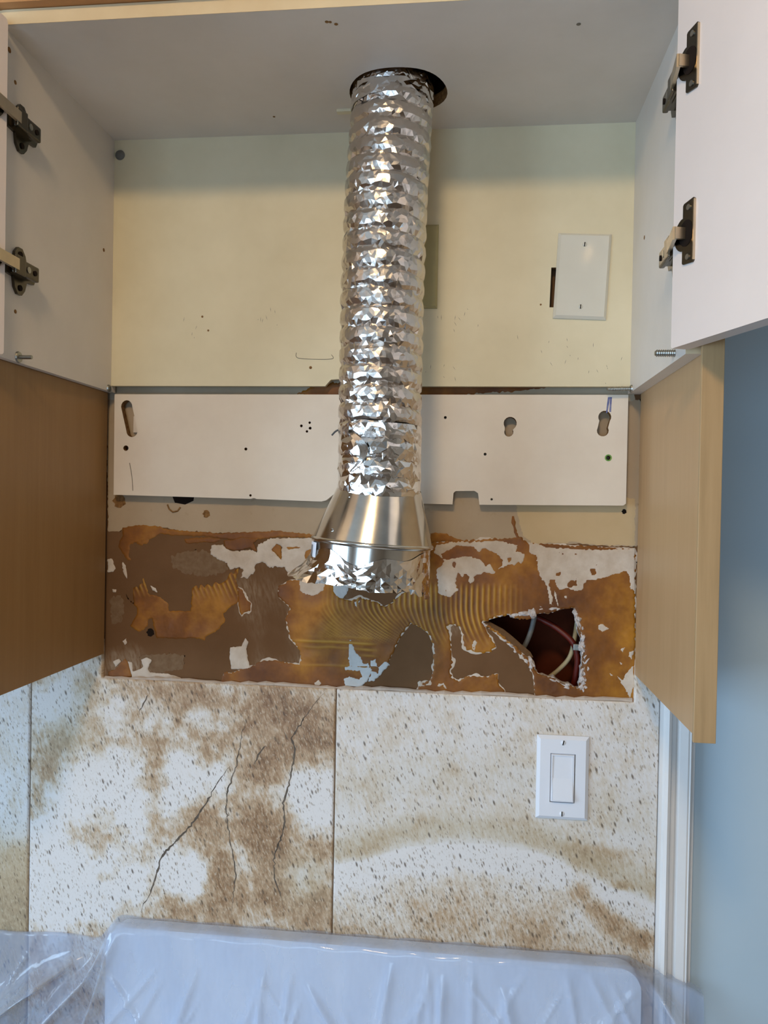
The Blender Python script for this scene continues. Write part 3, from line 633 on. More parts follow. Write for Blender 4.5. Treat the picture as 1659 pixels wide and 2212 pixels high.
# plug hole, small stains on the wall
for (px, pz, r, mt) in [(-0.3080, -0.1930, .0052, M_DARK), (0.0364, -0.2262, .0042, M_DARK), (0.3612, -0.0034, .003, M_DARK), (-0.2264, -0.0182, .005, M_RAWBOARD), (-0.3584, -0.0018, .009, M_RAWBOARD)]:
    b = MB(); pts = [(px+r*(1+.25*math.sin(3*i))*math.cos(i*math.pi/7), pz+r*1.15*math.sin(i*math.pi/7)) for i in range(14)]
    b.prism(pts, ((0, 0, 0), (1, 0, 0), (0, 0, 1), (0, -1, 0)), 0.0, 0.0009); b.build('wall_plug' if mt is M_DARK else 'stain', mt, WB)
pts = [(-0.2850, -0.0058), (-0.2821, -0.0125), (-0.2765, -0.0165), (-0.2695, -0.0150), (-0.2654, -0.0095)]
b = MB(); b.tube([(x, -0.001, z) for x, z in pts], 0.0012, 6); b.build('stain', M_RAWBOARD, WB)
b = MB(); q = [(-0.2783, 0.0078), (-0.2448, 0.0083), (-0.2461, 0.0003), (-0.2585, -0.0053), (-0.2739, -0.0029)]
b.prism(q, ((0, 0, 0), (1, 0, 0), (0, 0, 1), (0, -1, 0)), 0.0, 0.0007); b.build('wall_plug', M_DARK, WB)

# wall cavity with its cables
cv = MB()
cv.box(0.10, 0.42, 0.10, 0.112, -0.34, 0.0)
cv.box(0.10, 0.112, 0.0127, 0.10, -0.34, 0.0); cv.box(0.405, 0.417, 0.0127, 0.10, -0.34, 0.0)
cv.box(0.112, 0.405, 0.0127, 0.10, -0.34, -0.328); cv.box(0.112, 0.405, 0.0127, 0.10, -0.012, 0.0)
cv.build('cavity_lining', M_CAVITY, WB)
def bez(pts, n=24):
    P = [Vector(p) for p in pts]; out = []
    for i in range(len(P)-1):
        p0 = P[max(i-1, 0)]; p1 = P[i]; p2 = P[i+1]; p3 = P[min(i+2, len(P)-1)]
        for k in range(n):
            t = k/n
            out.append(0.5*((2*p1)+(-p0+p2)*t+(2*p0-5*p1+4*p2-p3)*t*t+(-p0+3*p1-3*p2+p3)*t**3))
    out.append(P[-1]); return out
cab = MB(); cab.tube(bez([(0.2448, 0.0450, -0.1560), (0.2734, 0.0350, -0.1681), (0.2985, 0.0260, -0.1874), (0.3066, 0.0260, -0.2099), (0.3051, 0.0300, -0.2370), (0.2993, 0.0350, -0.2647)], 10), 0.0042, 10)
tag(cab.build('electrical_cable', M_COPPERRED, None, True), 'red-brown electrical cable arching inside the broken wall hole', 'cable')
cab = MB(); cab.tube(bez([(0.2468, 0.0300, -0.1538), (0.2426, 0.0300, -0.1737), (0.2352, 0.0300, -0.1938), (0.2241, 0.0320, -0.2144)], 8), 0.0036, 10)
tag(cab.build('electrical_cable', M_GREYCABLE, None, True), 'dark grey cable slanting across the left of the wall hole', 'cable')
cab = MB(); cab.tube(bez([(0.3083, 0.0500, -0.1645), (0.3042, 0.0450, -0.1905), (0.2978, 0.0420, -0.2134), (0.2820, 0.0420, -0.2327), (0.2598, 0.0450, -0.2523)], 10), 0.0032, 10)
tag(cab.build('electrical_cable', M_TANCABLE, None, True), 'thin tan cable bending at the bottom of the wall hole', 'cable')
cl = MB(); p = Vector((0.3067, 0.0200, -0.1932))
cl.box(p.x-0.0075, p.x+0.0065, p.y-0.007, p.y-0.001, p.z-0.005, p.z+0.004, bev=0.001)
tag(cl.build('cable_clip', M_SCREW), 'small shiny metal clip on the red-brown cable in the wall hole', 'clip')

# ------------------------------------------------------------------ tiles
def px_field(cx, cz, rx, rz, X, Z): return np.exp(-(((X-cx)/rx)**2+((Z-cz)/rz)**2))
S = 0.000625  # metres per photo-scale unit on the wall
def mid_fields(X, Z):
    st = np.zeros(X.shape)+0.36; gr = np.zeros(X.shape)
    for (cx, cz, rx, rz, w) in [(-0.3625, -0.2979, 0.0451, 0.0386, 0.50), (-0.4258, -0.3555, 0.0386, 0.0451, 0.35), (-0.2299, -0.2917, 0.0386, 0.0290, 0.45), (-0.1139, -0.2994, 0.0708, 0.0386, 0.55), (-0.0530, -0.3359, 0.0386, 0.0451, 0.50), (-0.1265, -0.3530, 0.0451, 0.0386, 0.35), (-0.2942, -0.3958, 0.0167, 0.0451, 0.50), (-0.2967, -0.4567, 0.0193, 0.0322, 0.40), (-0.2204, -0.4518, 0.0451, 0.0258, 0.50), (-0.1951, -0.5239, 0.0219, 0.0515, 0.60), (-0.1384, -0.4467, 0.0386, 0.0580, 0.40), (-0.1102, -0.5112, 0.0386, 0.0451, 0.45), (-0.0535, -0.4941, 0.0322, 0.0258, 0.50), (-0.1363, -0.5730, 0.0515, 0.0322, 0.45), (-0.0755, -0.5750, 0.0451, 0.0322, 0.35), (-0.2458, -0.5880, 0.0386, 0.0193, 0.35), (-0.3951, -0.4970, 0.0322, 0.0193, 0.30), (-0.4540, -0.3912, 0.0258, 0.0322, 0.30)]:
        st += w*px_field(cx, cz, rx, rz, X, Z)
    for (cx, cz, rx, rz, w) in [(-0.3714, -0.4138, 0.0580, 0.0483, 0.75), (-0.4446, -0.5414, 0.0515, 0.0708, 0.80), (-0.3865, -0.5920, 0.0580, 0.0322, 0.60), (-0.2455, -0.3963, 0.0309, 0.0232, 0.80), (-0.2866, -0.4358, 0.0322, 0.0167, 0.50), (-0.0515, -0.4214, 0.0386, 0.0399, 1.20), (-0.3174, -0.4783, 0.0193, 0.0258, 0.50), (-0.2570, -0.5417, 0.0322, 0.0322, 0.60), (-0.3554, -0.3043, 0.0232, 0.0322, 0.60), (-0.2331, -0.3085, 0.0258, 0.0219, 0.50), (-0.4481, -0.3019, 0.0386, 0.0322, 0.50), (-0.1935, -0.4167, 0.0167, 0.0258, 0.45), (-0.0763, -0.5287, 0.0322, 0.0322, 0.30), (-0.3233, -0.5532, 0.0386, 0.0386, 0.40)]:
        st -= w*px_field(cx, cz, rx, rz, X, Z)
    for (cx, cz, rx, rz, w) in [(-0.4259, -0.3486, 0.0515, 0.0386, 0.50), (-0.3983, -0.2792, 0.0386, 0.0258, 0.40), (-0.0695, -0.5348, 0.0386, 0.0386, 0.50)]: gr += w*px_field(cx, cz, rx, rz, X, Z)
    st += 0.45*(vnoise(X, Z, 28, 5)-0.5)+0.35*(vnoise(X, Z, 70, 6)-0.5)+0.25*(vnoise(X, Z, 150, 7)-0.5)
    return {'stain': st, 'dens': 0.35+0.45*np.clip(st, 0, 1), 'green': gr}
def left_fields(X, Z):
    zz = (-0.2547-Z)/(-0.2547--0.5955)
    st = 0.12+0.75*np.clip((zz-0.72)/0.25, 0, 1)+0.3*(vnoise(X, Z, 28, 15)-0.5)
    return {'stain': st, 'dens': 0.45+0*X, 'green': 0.7*np.clip((zz-0.6)/0.2, 0, 1)}
def right_fields(X, Z):
    ax = np.array([-0.0440, 0.0089, 0.0743, 0.1259, 0.1897, 0.2527, 0.3086, 0.3578, 0.4156]); az = np.array([-0.5115, -0.4970, -0.4741, -0.4642, -0.4623, -0.4675, -0.4905, -0.5089, -0.5312])
    d = (np.interp(X, ax, az)+0.004*(vnoise(X, Z, 60, 31)-0.5)-Z)/S
    st = np.full(X.shape, 0.16)
    st += 0.25*np.exp(-((d+28)/34)**2)*(d < 6)
    st -= 0.35*np.clip(1-np.abs(d-32)/45, 0, 1)*(d > -4)
    st += 0.33*np.clip((d-70)/110, 0, 1)
    st += 0.10*np.exp(-((d+130)/50)**2)*vnoise(X, Z*3, 20, 33)
    for (cx, cz, rx, rz, w) in [(0.3134, -0.5230, 0.0167, 0.0142, 0.60), (0.3355, -0.5468, 0.0167, 0.0167, 0.60), (0.3574, -0.5673, 0.0167, 0.0167, 0.60), (0.3685, -0.5126, 0.0180, 0.0064, 0.50), (0.4005, -0.5828, 0.0258, 0.0155, 0.60), (0.3522, -0.4663, 0.0451, 0.0090, 0.30)]: st += w*px_field(cx, cz, rx, rz, X, Z)
    st += 0.16*(vnoise(X, Z, 28, 35)-0.5)+0.12*(vnoise(X, Z, 70, 36)-0.5)
    return {'stain': st, 'dens': 0.30+0.5*np.clip((d-10)/90, 0, 1), 'green': 0.55*np.exp(-((d+25)/40)**2)*(d < 8)+0.25*np.exp(-((d+150)/60)**2)}
TB = -0.85
xa, xm, xr = -0.4863, -0.0301, 0.4115
zl_, zr_ = -0.205, -0.205
T1 = layer('tile', [(-1.2, TB), (xa-0.0011, TB), (xa-0.0011, zl_), (-1.2, zl_)], [], 0.0, 0.0085, M_TILE, WB, cell=0.004, rough=0.0, skirt=0.0, fields=left_fields, raggedness=False)
T2 = layer('tile', [(xa+0.0011, TB), (xm-0.0011, TB), (xm-0.0011, TILE_TOP), (MLX-0.003, TILE_TOP+0.0005), (MLX-0.0035, zl_), (xa+0.0011, zl_)], [], 0.0, 0.0085, M_TILE, WB, cell=0.0024, rough=0.0, skirt=0.0, fields=mid_fields, raggedness=False)
T3 = layer('tile', [(xm+0.0011, TB), (xr, TB), (xr, zr_), (0.3795, zr_), (0.3785, TILE_TOP), (xm+0.0011, TILE_TOP)], [], 0.0, 0.0085, M_TILE, WB, cell=0.0024, rough=0.0, skirt=0.0, fields=right_fields, raggedness=False)
for o in (T2, T3):   # cut upper edges show unglazed body and grout
    o.data.materials.append(M_TILEEDGE)
    me = o.data
    for p in me.polygons:
        if p.normal.z > 0.7: p.material_index = 1
for x in (xa, xm):
    b = MB(); b.box(x-0.0011, x+0.0011, -0.0066, 0.0, TB, TILE_TOP if x == xm else zl_); b.build('grout', M_GROUT, WB)
b = MB(); b.tube([(x, -0.0035, TILE_TOP+0.001+0.0012*math.sin(x*40)) for x in np.linspace(MLX, MRX-0.002, 60)], [0.0028+0.0012*math.sin(x*9.7) for x in range(60)], 6); b.build('grout', M_TILEEDGE, WB)
def vein(pts, w, seed):
    g = np.random.default_rng(seed); P = []
    for i in range(len(pts)-1):
        a = np.array(pts[i]); c = np.array(pts[i+1]); n = max(2, int(np.linalg.norm(c-a)/0.004))
        for k in range(n): P.append(a+(c-a)*k/n+g.normal(0, 0.0007, 2))
    P.append(np.array(pts[-1])); b = MB(); n = len(P)
    vs = []; 
    for i, p in enumerate(P):
        d = P[min(i+1, n-1)]-P[max(i-1, 0)]; d = d/max(np.linalg.norm(d), 1e-9); q = np.array([-d[1], d[0]])
        ww = w*(0.35+0.9*g.random())*min(1, 4*min(i+0.3, n-1-i+0.3)/n)
        vs += [(p[0]-q[0]*ww, -0.00862, p[1]-q[1]*ww), (p[0]+q[0]*ww, -0.00862, p[1]+q[1]*ww)]
    b.add(vs, [(2*i, 2*i+1, 2*i+3, 2*i+2) for i in range(n-1)]); b.build('vein', M_VEIN, T2)
vein([(-0.0443, -0.2632), (-0.0606, -0.2837), (-0.0769, -0.3069), (-0.0931, -0.3341), (-0.0882, -0.3490), (-0.0911, -0.3743), (-0.0947, -0.3969), (-0.1036, -0.4273), (-0.1010, -0.4602), (-0.1087, -0.4846), (-0.1157, -0.5063), (-0.1145, -0.5361), (-0.1054, -0.5594), (-0.0960, -0.5918)], 0.0014, 1)
vein([(-0.1791, -0.3745), (-0.1898, -0.3885), (-0.2006, -0.4031), (-0.2172, -0.4349), (-0.2246, -0.4467), (-0.2340, -0.4628), (-0.2613, -0.4921), (-0.2832, -0.5179), (-0.2885, -0.5372), (-0.2924, -0.5550), (-0.3032, -0.5789), (-0.3107, -0.5930), (-0.3111, -0.6100)], 0.0015, 2)
vein([(-0.1320, -0.3454), (-0.1386, -0.3590), (-0.1484, -0.3761)], 0.0014, 3)
vein([(-0.1545, -0.3014), (-0.1642, -0.3285), (-0.1699, -0.3554), (-0.1729, -0.3775), (-0.1847, -0.4115), (-0.1876, -0.4384), (-0.1822, -0.4748), (-0.1769, -0.5045), (-0.1709, -0.5355), (-0.1753, -0.5626), (-0.1774, -0.5995)], 0.0010, 4)
vein([(-0.3065, -0.2818), (-0.3201, -0.3094)], 0.0012, 5)

# ------------------------------------------------------------------ range hood cabinet (open, empty)
CB = thing('hood_cabinet', (0, -0.14, ZS), 'white open wall cabinet with no bottom, its doors swung wide, round the foil duct', 'cabinet')
# back panel with the cut for the box behind the plate
slot = [(0.2553, 0.3243), (0.2975, 0.3236), (0.2962, 0.2702), (0.2539, 0.2707)]
notch = [(-0.0429, 0.1601), (-0.0352, 0.1705), (-0.0242, 0.1730), (-0.0239, 0.1602)]
bp = slab('back_panel', [(XL, ZB), (-0.052, ZB), (-0.044, ZB+0.009), (-0.030, ZB+0.010), (-0.028, ZB), (XR, ZB), (XR, ZT), (XL, ZT)], [slot], -0.018, -0.010, [M_WHITE_AGED, M_RAWBOARD], CB)
# hanging rail with key holes, drill holes and notches
rail_outer = [(-0.3605, 0.1520), (-0.3598, 0.0070), (-0.157, 0.0046), (-0.152, 0.0060), (-0.148, 0.0046), (-0.055, 0.0026), (-0.048, 0.0045), (-0.026, 0.0225), (0.06, 0.0225), (0.07, 0.0025), (0.1284, 0.0020), (0.1296, 0.018), (0.1325, 0.0205), (0.158, 0.0212), (0.1630, 0.0180), (0.1652, 0.0022), (0.357, 0.0046), (0.3604, 0.0075), (0.3604, 0.1532)]
def keyhole(ax, az, ra, bx, bz, rb):
    top = [(ax+ra*math.cos(t), az+ra*math.sin(t)) for t in np.linspace(math.radians(-35), math.radians(215), 12)]
    bot = [(bx+rb*math.cos(t), bz+rb*math.sin(t)) for t in np.linspace(math.radians(150), math.radians(390), 10)]
    return top+bot
RH = [keyhole(0.2046, 0.1140, 0.0088, 0.2030, 0.1020, 0.0062), keyhole(0.3302, 0.1232, 0.0085, 0.3280, 0.1050, 0.0078),
      [(-0.3420+0.0085*math.cos(t), 0.1340+0.0095*math.sin(t)) for t in np.linspace(0, math.pi, 9)]+[(-0.3335+0.0085*math.cos(t)*1.0, 0.0995+0.0090*math.sin(t)) for t in np.linspace(math.pi, 2*math.pi, 9)],
      circ(-0.3423, 0.0745, 0.0040)]
for x, z, r in ((-0.1647, 0.0751, .0022), (-0.0852, 0.1084, .0020), (-0.0734, 0.113, .0018), (-0.0726, 0.1053, .0021), (-0.0771, 0.1007, .0018), (0.1163, 0.1213, .0020), (0.1716, 0.0716, .0020), (0.336, 0.0685, .0030), (0.1817, 0.0100, .0016), (-0.1569, 0.0095, .0018)):
    RH.append(circ(x, z, r, 10))
rail = slab('hanging_rail', rail_outer, RH, -0.016, -0.0045, [M_RAIL, M_RAWBOARD], CB)
b = MB(); b.box(-0.337, -0.329, -0.0046, -0.0015, 0.098, 0.122, bev=0.001); b.build('key_hole_plug', M_RAIL, rail)
b = MB(); b.lathe([(0.0030, 0), (0.0046, 0), (0.0046, 0.0004), (0.0030, 0.0004)], 16, M=Matrix.Translation((0.336, -0.016, 0.0685)) @ Matrix.Rotation(math.radians(90), 4, 'X')); b.build('ink_mark', M_GREEN, rail)
b = MB()
for q in ([(0.3337, 0.1500), (0.3367, 0.1500), (0.3335, 0.1288), (0.3317, 0.1288)], [(0.3367, 0.1500), (0.3391, 0.1500), (0.3383, 0.1301), (0.3359, 0.1301)]): b.prism(q, ((0, -.016, 0), (1, 0, 0), (0, 0, 1), (0, -1, 0)), 0, 0.0002)
b.build('ink_mark', M_BLUEINK, rail)
b = MB(); b.tube(bez([(-0.3363, -0.0162, 0.0533), (-0.3325, -0.0162, 0.0333), (-0.3308, -0.0162, 0.0133)], 6), 0.0005, 5); b.build('pencil_mark', M_PENCIL, rail)
b = MB(); b.tube(bez([(-0.0938, -0.0182, 0.2106), (-0.0917, -0.0182, 0.2034), (-0.0672, -0.0182, 0.2014), (-0.0423, -0.0182, 0.2020), (-0.0437, -0.0182, 0.2078)], 6), 0.0004, 5); b.build('pencil_mark', M_PENCIL, bp)
for (x, z, r) in ((-0.0730, 0.1898, .0021), (-0.2308, 0.2622, .0016), (-0.2217, 0.2425, .0015), (0.0788, 0.1878, .002), (0.2422, 0.2745, .0013)):
    b = MB(); b.cyl((x, -0.018, z), (x, -0.0183, z), r, seg=10); b.build('nail_hole', M_RAWBOARD, bp)
# grubby scratches
g = random.Random(21)
for (cx, cz, n, sp) in ((-0.1378, 0.2576, 7, .016), (0.1252, 0.2555, 9, .018), (0.2724, 0.2107, 10, .024), (0.1139, 0.1858, 6, .016), (-0.2285, 0.2484, 4, .014), (0.3247, 0.1857, 6, .02)):
    for k in range(n):
        x = cx+g.gauss(0, sp); z = cz+g.gauss(0, sp*0.5); L = g.uniform(.001, .004); a = g.uniform(1.2, 2.2)
        if not (XL+.004 < x < XR-.004 and z > ZB+.004): continue
        b = MB(); dx, dz = math.cos(a)*L, math.sin(a)*L
        b.add([(x-dx, -.01812, z-dz), (x+.0003, -.01812, z), (x+dx, -.01812, z+dz), (x-.0003, -.01812, z)], [(0, 1, 2, 3)]); b.build('scratch', M_PENCIL, bp)
# sides, top
b = MB(); b.box(-0.3742, XL, YF, -0.004, ZS, ZT+0.016); SL = b.build('side_panel', [M_WHITE, M_EDGE], CB)
b = MB(); b.box(XR, 0.3780, YF, -0.004, ZS, ZT+0.016); SR = b.build('side_panel', [M_WHITE, M_EDGE], CB)
for o in (SL, SR):
    for p in o.data.polygons:
        if p.normal.y < -0.7: p.material_index = 1
cxh, cyh = 0.0530, -0.1175
hole = [(cxh+0.0612*math.cos(t)*(1+0.03*math.sin(3*t)), cyh+0.0572*math.sin(t)*(1+0.05*math.cos(2*t))) for t in np.linspace(0, 2*math.pi, 41)[:-1]]
TP = slab('top_panel', [(XL, YF), (XR, YF), (XR, -0.010), (XL, -0.010)], [hole], ZT, ZT+0.016, [M_WHITE, M_RAWBOARD], CB, axis='Z')
b = MB(); b.box(XL, XR, YF-0.0006, YF, ZT, ZT+0.016); b.build('edge_band', M_EDGE, TP)
for (x, y, r) in ((-0.010, -0.2631, .0022), (-0.0065, -0.2625, .0018), (-0.0008, -0.2584, .0022), (0.2573, -0.2374, .0025), (-0.118, -0.0681, .0018)):
    b = MB(); b.cyl((x, y, ZT), (x, y, ZT-0.0003), r, seg=8); b.build('nail_hole', M_RAWBOARD if r < .0024 else M_PENCIL, TP)
b = MB(); b.box(-0.031, -0.012, -0.082, -0.074, ZT-0.0035, ZT); b.build('batten_chip', M_WHITE_AGED, TP)
for (y, z, r, pan, sgn, x) in ((-0.2610, 0.4672, .0024, SL, 1, XL), (-0.2730, 0.4964, .0032, SL, 1, XL), (-0.2551, 0.2117, .0024, SL, 1, XL), (-0.0464, 0.3497, .0026, SL, 1, XL), (-0.0862, 0.3392, .0026, SR, -1, XR)):
    b = MB(); b.cyl((x, y, z), (x+sgn*0.0003, y, z), r, seg=10); b.build('shelf_pin_hole', M_RAWBOARD, pan)
# bolts and cap
def bolt(p0, d, L, r, head, parent, thread=True):
    p0 = Vector(p0); d = Vector(d).normalized(); b = MB()
    b.cyl(p0, p0+d*L, r*0.72, seg=14)
    if thread:
        n = int(L/0.0022)
        for i in range(n): b.cyl(p0+d*(0.0006+i*0.0022), p0+d*(0.0006+i*0.0022+0.0011), r*1.15, r*0.95, seg=14)
    if head: b.cyl(p0, p0+d*0.002, r*2.1, r*1.9, seg=14)
    return b.build('bolt', M_SCREW, parent)
bolt((XL, -0.2485, 0.1612), (1, 0.02, 0.0), 0.0165, 0.0032, True, SL, False)
bolt((XR, -0.2455, 0.1640), (-1, -0.02, 0.0), 0.0205, 0.0034, False, SR)
bolt((XR, -0.030, 0.1592), (-1, -0.03, -0.02), 0.032, 0.0026, True, SR)
bolt((XL, -0.026, 0.1590), (1, 0.0, 0.0), 0.003, 0.0026, True, SL, False)
b = MB(); b.lathe([(0.0, 0.004), (0.003, 0.0038), (0.006, 0.0026), (0.0072, 0.0006), (0.0072, 0.0)], 20, M=Matrix.Translation((-0.3565, -0.018, 0.4945)) @ Matrix.Rotation(math.radians(90), 4, 'X')); b.build('screw_cap', M_GREYCABLE, bp, True)

# doors, open 110 degrees
DA = math.radians(20)
DT = 0.018
def door(sign, hx, hy, z0, z1, w):
    # t runs from the hinge edge outwards; inner face normal n
    d = Vector((sign*math.sin(DA), -math.cos(DA), 0)); n = Vector((-sign*math.cos(DA), -math.sin(DA), 0))
    b = MB(); r = 0.006
    pol = [(0, z0+0.002), (0.002, z0), (w, z0), (w, z1), (r, z1), (r*0.3, z1-r*0.3), (0, z1-r)]
    b.prism(pol, (Vector((hx, hy, 0)), d, Vector((0, 0, 1)), n), -DT, 0)
    o = b.build('door', [M_DOORW, M_MAPLE], CB)
    for p in o.data.polygons:
        if p.normal.dot(n) < -0.7: p.material_index = 1
    return o, Vector((hx, hy, 0)), d, n
hR = (0.3453, -0.296); hL = (-0.3520, -0.296)
DR, hr, dr, nr_ = door(1, hR[0], hR[1], 0.1585, 0.5190, 0.366)
DL, hl, dl, nl = door(-1, hL[0], hL[1], 0.1550, 0.5165, 0.366)

def hinge(side, z, hp, d, n, xs):
    """cup and flange on the door, arm, mounting plate on the cabinet side"""
    s = 1 if side == 'R' else -1
    up = Vector((0, 0, 1))
    h = thing('hinge', (xs, -0.27, z)); attach(h, CB)
    F = (hp+up*z, d, up, n)
    # flange: upright plate joined to the half round of the cup
    fl = [(0.0345, -0.0290), (0.0345, 0.0290), (0.0330, 0.0305), (0.0185, 0.0290), (0.0170, 0.0275), (0.0170, 0.0155)]
    fl += [(0.0205+0.0165*math.cos(t), 0.0165*math.sin(t)) for t in np.linspace(math.radians(112), math.radians(248), 12)]
    fl += [(0.0170, -0.0155), (0.0170, -0.0275), (0.0185, -0.0290), (0.0330, -0.0305)]
    b = MB(); b.prism(fl, F, 0.0, 0.0016); c = b.build('cup_flange', M_HINGE, h)
    b = MB(); b.prism([(0.0338, -0.0285), (0.0350, -0.0285), (0.0350, 0.0285), (0.0338, 0.0285)], F, 0.0, 0.0024); b.build('flange_rim', M_HINGEBRIGHT, c)
    cup = [(0.0225+0.0105*math.cos(t), 0.0125*math.sin(t)) for t in np.linspace(0, 2*math.pi, 20)[:-1]]
    b = MB(); b.prism(cup, F, 0.0012, 0.0020); b.build('cup_recess', M_DARK, c)
    for zz in (-0.0235, 0.0235):
        b = MB(); p = hp+up*(z+zz)+d*0.026
        b.cyl(p+n*0.0012, p+n*0.0026, 0.0028, seg=12); b.build('screw', M_SCREW, c)
    # arm: rises out of the cup, crosses in front of the side's edge and runs back along the cabinet side
    xi = xs-s*0.001
    a0 = hp+up*z+d*0.021+n*0.002
    a1 = hp+up*z+d*0.020+n*0.012
    a2 = Vector((xs-s*0.0165, -0.277, z)); 
    b = MB()
    def strap(p, q, w, t, nrm):
        dd = (q-p); L = dd.length; dd.normalize(); nrm = Vector(nrm).normalized(); side_ = dd.cross(nrm).normalized()
        b.prism([(0, -w/2), (L, -w/2), (L, w/2), (0, w/2)], (p, dd, side_, side_.cross(dd)), -t/2, t/2)
    strap(a0, a1, 0.011, 0.003, d); strap(a1, a2, 0.0125, 0.0035, (0, -1, 0))
    b.build('link_arm', M_HINGEBRIGHT, h)
    b = MB()
    b.box(*(sorted((xs-s*0.0160, xs-s*0.0100))), -0.279, -0.234, z-0.0085, z+0.0085, bev=0.0018)
    b.box(*(sorted((xs-s*0.0180, xs-s*0.0145))), -0.283, -0.264, z-0.0105, z+0.0105, bev=0.0012)
    arm = b.build('hinge_arm', M_HINGE, h)
    for yy, r in ((-0.256, 0.0036), (-0.243, 0.0030)):
        b = MB(); b.cyl((xs-s*0.0158, yy, z), (xs-s*0.0170, yy, z), r, seg=14); b.build('screw', M_DARK if r < 0.0033 else M_SCREW, arm)
    # winged mounting plate
    w = [(-0.277, -0.008), (-0.213, -0.008), (-0.210, 0.0), (-0.213, 0.008), (-0.238, 0.009), (-0.242, 0.020), (-0.248, 0.0265), (-0.256, 0.0265), (-0.262, 0.020), (-0.264, 0.009), (-0.277, 0.008)]
    w = w[:6]+w[6:]; low = [(y, -zz) for y, zz in w[4:10]]
    pol = [(-0.277, -0.008), (-0.277, 0.008), (-0.264, 0.009), (-0.262, 0.020), (-0.256, 0.0265), (-0.248, 0.0265), (-0.242, 0.020), (-0.238, 0.009), (-0.224, 0.008), (-0.220, 0.0), (-0.224, -0.008), (-0.238, -0.009), (-0.242, -0.020), (-0.248, -0.0265), (-0.256, -0.0265), (-0.262, -0.020), (-0.264, -0.009)]
    b = MB(); b.prism(pol, (Vector((xs, 0, z)), Vector((0, 1, 0)), up, Vector((-s, 0, 0))), 0.0, 0.0035)
    b.box(*(sorted((xs-s*0.0035, xs-s*0.0105))), -0.272, -0.236, z-0.0065, z+0.0065)
    mp = b.build('mounting_plate', M_HINGE, h)
    for zz in (-0.019, 0.019):
        b = MB(); b.cyl((xs-s*0.003, -0.252, z+zz), (xs-s*0.0046, -0.252, z+zz), 0.0034, seg=12); b.build('screw', M_DARK, mp)
    return h
for z in (0.4275, 0.2640): hinge('R', z, hr, dr, nr_, XR)
for z in (0.4190, 0.2580): hinge('L', z, hl, dl, nl, XL)

# board above the cabinet
b = MB(); b.box(-1.0, 0.378, YF-0.012, YF+0.004, ZT+0.0165, CEIL); b.box(0.362, 0.378, YF+0.004, 0.0, ZT+0.0165, CEIL); b.box(-0.3742, -0.358, YF+0.004, 0.0, ZT+0.0165, CEIL)
kind(b.build('trim_2', M_SOFFIT), 'structure')
# maple faced neighbours
WC = thing('wall_cabinet', (-0.6, -0.14, -0.225), 'shade-toned maple wall cabinet hanging left of the bare patch, its plain side showing', 'cabinet')
b = MB(); b.box(MLX-0.016, MLX, -0.288, -0.0088, -0.225, ZS-0.0005); b.box(MLX-0.016, MLX-0.0002, -0.288, -0.0088, ZS, ZT+0.015); b.build('side_panel', M_MAPLESHADE, WC)
b = MB(); b.box(-1.0, MLX-0.016, -0.288, -0.0088, -0.215, -0.199); b.build('bottom_panel', M_WHITE, WC)
b = MB(); b.box(-1.0, -0.984, -0.288, -0.0088, -0.225, ZT+0.015); b.build('side_panel', M_MAPLESHADE, WC)
b = MB(); b.box(-0.998, -0.695, -0.310, -0.292, -0.222, ZT+0.012, bev=0.001); b.build('door', M_MAPLESHADE, WC)
b = MB(); b.box(-0.692, -0.410, -0.310, -0.292, -0.222, ZT+0.012, bev=0.001); b.build('door', M_MAPLESHADE, WC)
EP = thing('end_panel', (0.386, -0.15, -0.224), 'pale maple end panel with a solid edge hanging right of the bare wall', 'panel')
b = MB(); b.box(MRX-0.0002, 0.3925, -0.303, -0.0088, -0.2235, ZT+0.016); b.build('panel_face', M_MAPLE, EP)
b = MB(); b.box(0.3715, 0.3925, -0.3085, -0.3035, -0.2245, ZT+0.016, bev=0.0006); b.build('solid_edge', M_MAPLEEDGE, EP)

# ------------------------------------------------------------------ plates and switch
def frustum(b, cx, cz, w, h, y0, t, bev, M=None, open_=None):
    o = [(cx-w/2, y0, cz-h/2), (cx+w/2, y0, cz-h/2), (cx+w/2, y0, cz+h/2), (cx-w/2, y0, cz+h/2)]
    mid = [(x, y0-t*0.35, z) for x, _, z in o]
    i = [(cx+(x-cx)*(1-2*bev/w), y0-t, cz+(z-cz)*(1-2*bev/h)) for x, _, z in o]
    vs = o+mid+i; fs = []
    for k in range(4):
        fs += [(k, (k+1) % 4, 4+(k+1) % 4, 4+k), (4+k, 4+(k+1) % 4, 8+(k+1) % 4, 8+k)]
    if open_:
        ow, oh = open_
        q = [(cx-ow/2, y0-t, cz-oh/2), (cx+ow/2, y0-t, cz-oh/2), (cx+ow/2, y0-t, cz+oh/2), (cx-ow/2, y0-t, cz+oh/2)]
        q2 = [(x, y0-t+0.003, z) for x, _, z in q]
        vs += q+q2
        for k in range(4): fs += [(8+k, 8+(k+1) % 4, 12+(k+1) % 4, 12+k), (12+k, 12+(k+1) % 4, 16+(k+1) % 4, 16+k)]
    else: fs.append((8, 9, 10, 11))
    b.add(vs, fs, 0, M); return b
def slotted(parent, x, y, z, r, ang, mt, M=None):
    b = MB(); b.lathe([(0, 0.0012), (r*0.7, 0.001), (r, 0.0002), (r, 0)], 16, M=(M or Matrix()) @ Matrix.Translation((x, y, z)) @ Matrix.Rotation(math.radians(90), 4, 'X'))
    s = b.build('screw', mt, parent, True)
    b = MB(); b.box(-r*0.2, r*0.2, -0.0014, -0.0004, -r*0.92, r*0.92, M=(M or Matrix()) @ Matrix.Translation((x, y, z)) @ Matrix.Rotation(math.radians(ang), 4, 'Y'))
    b.build('slot', M_DARK, s)
scx, scz, sy = 0.2848, -0.3678, -0.0087
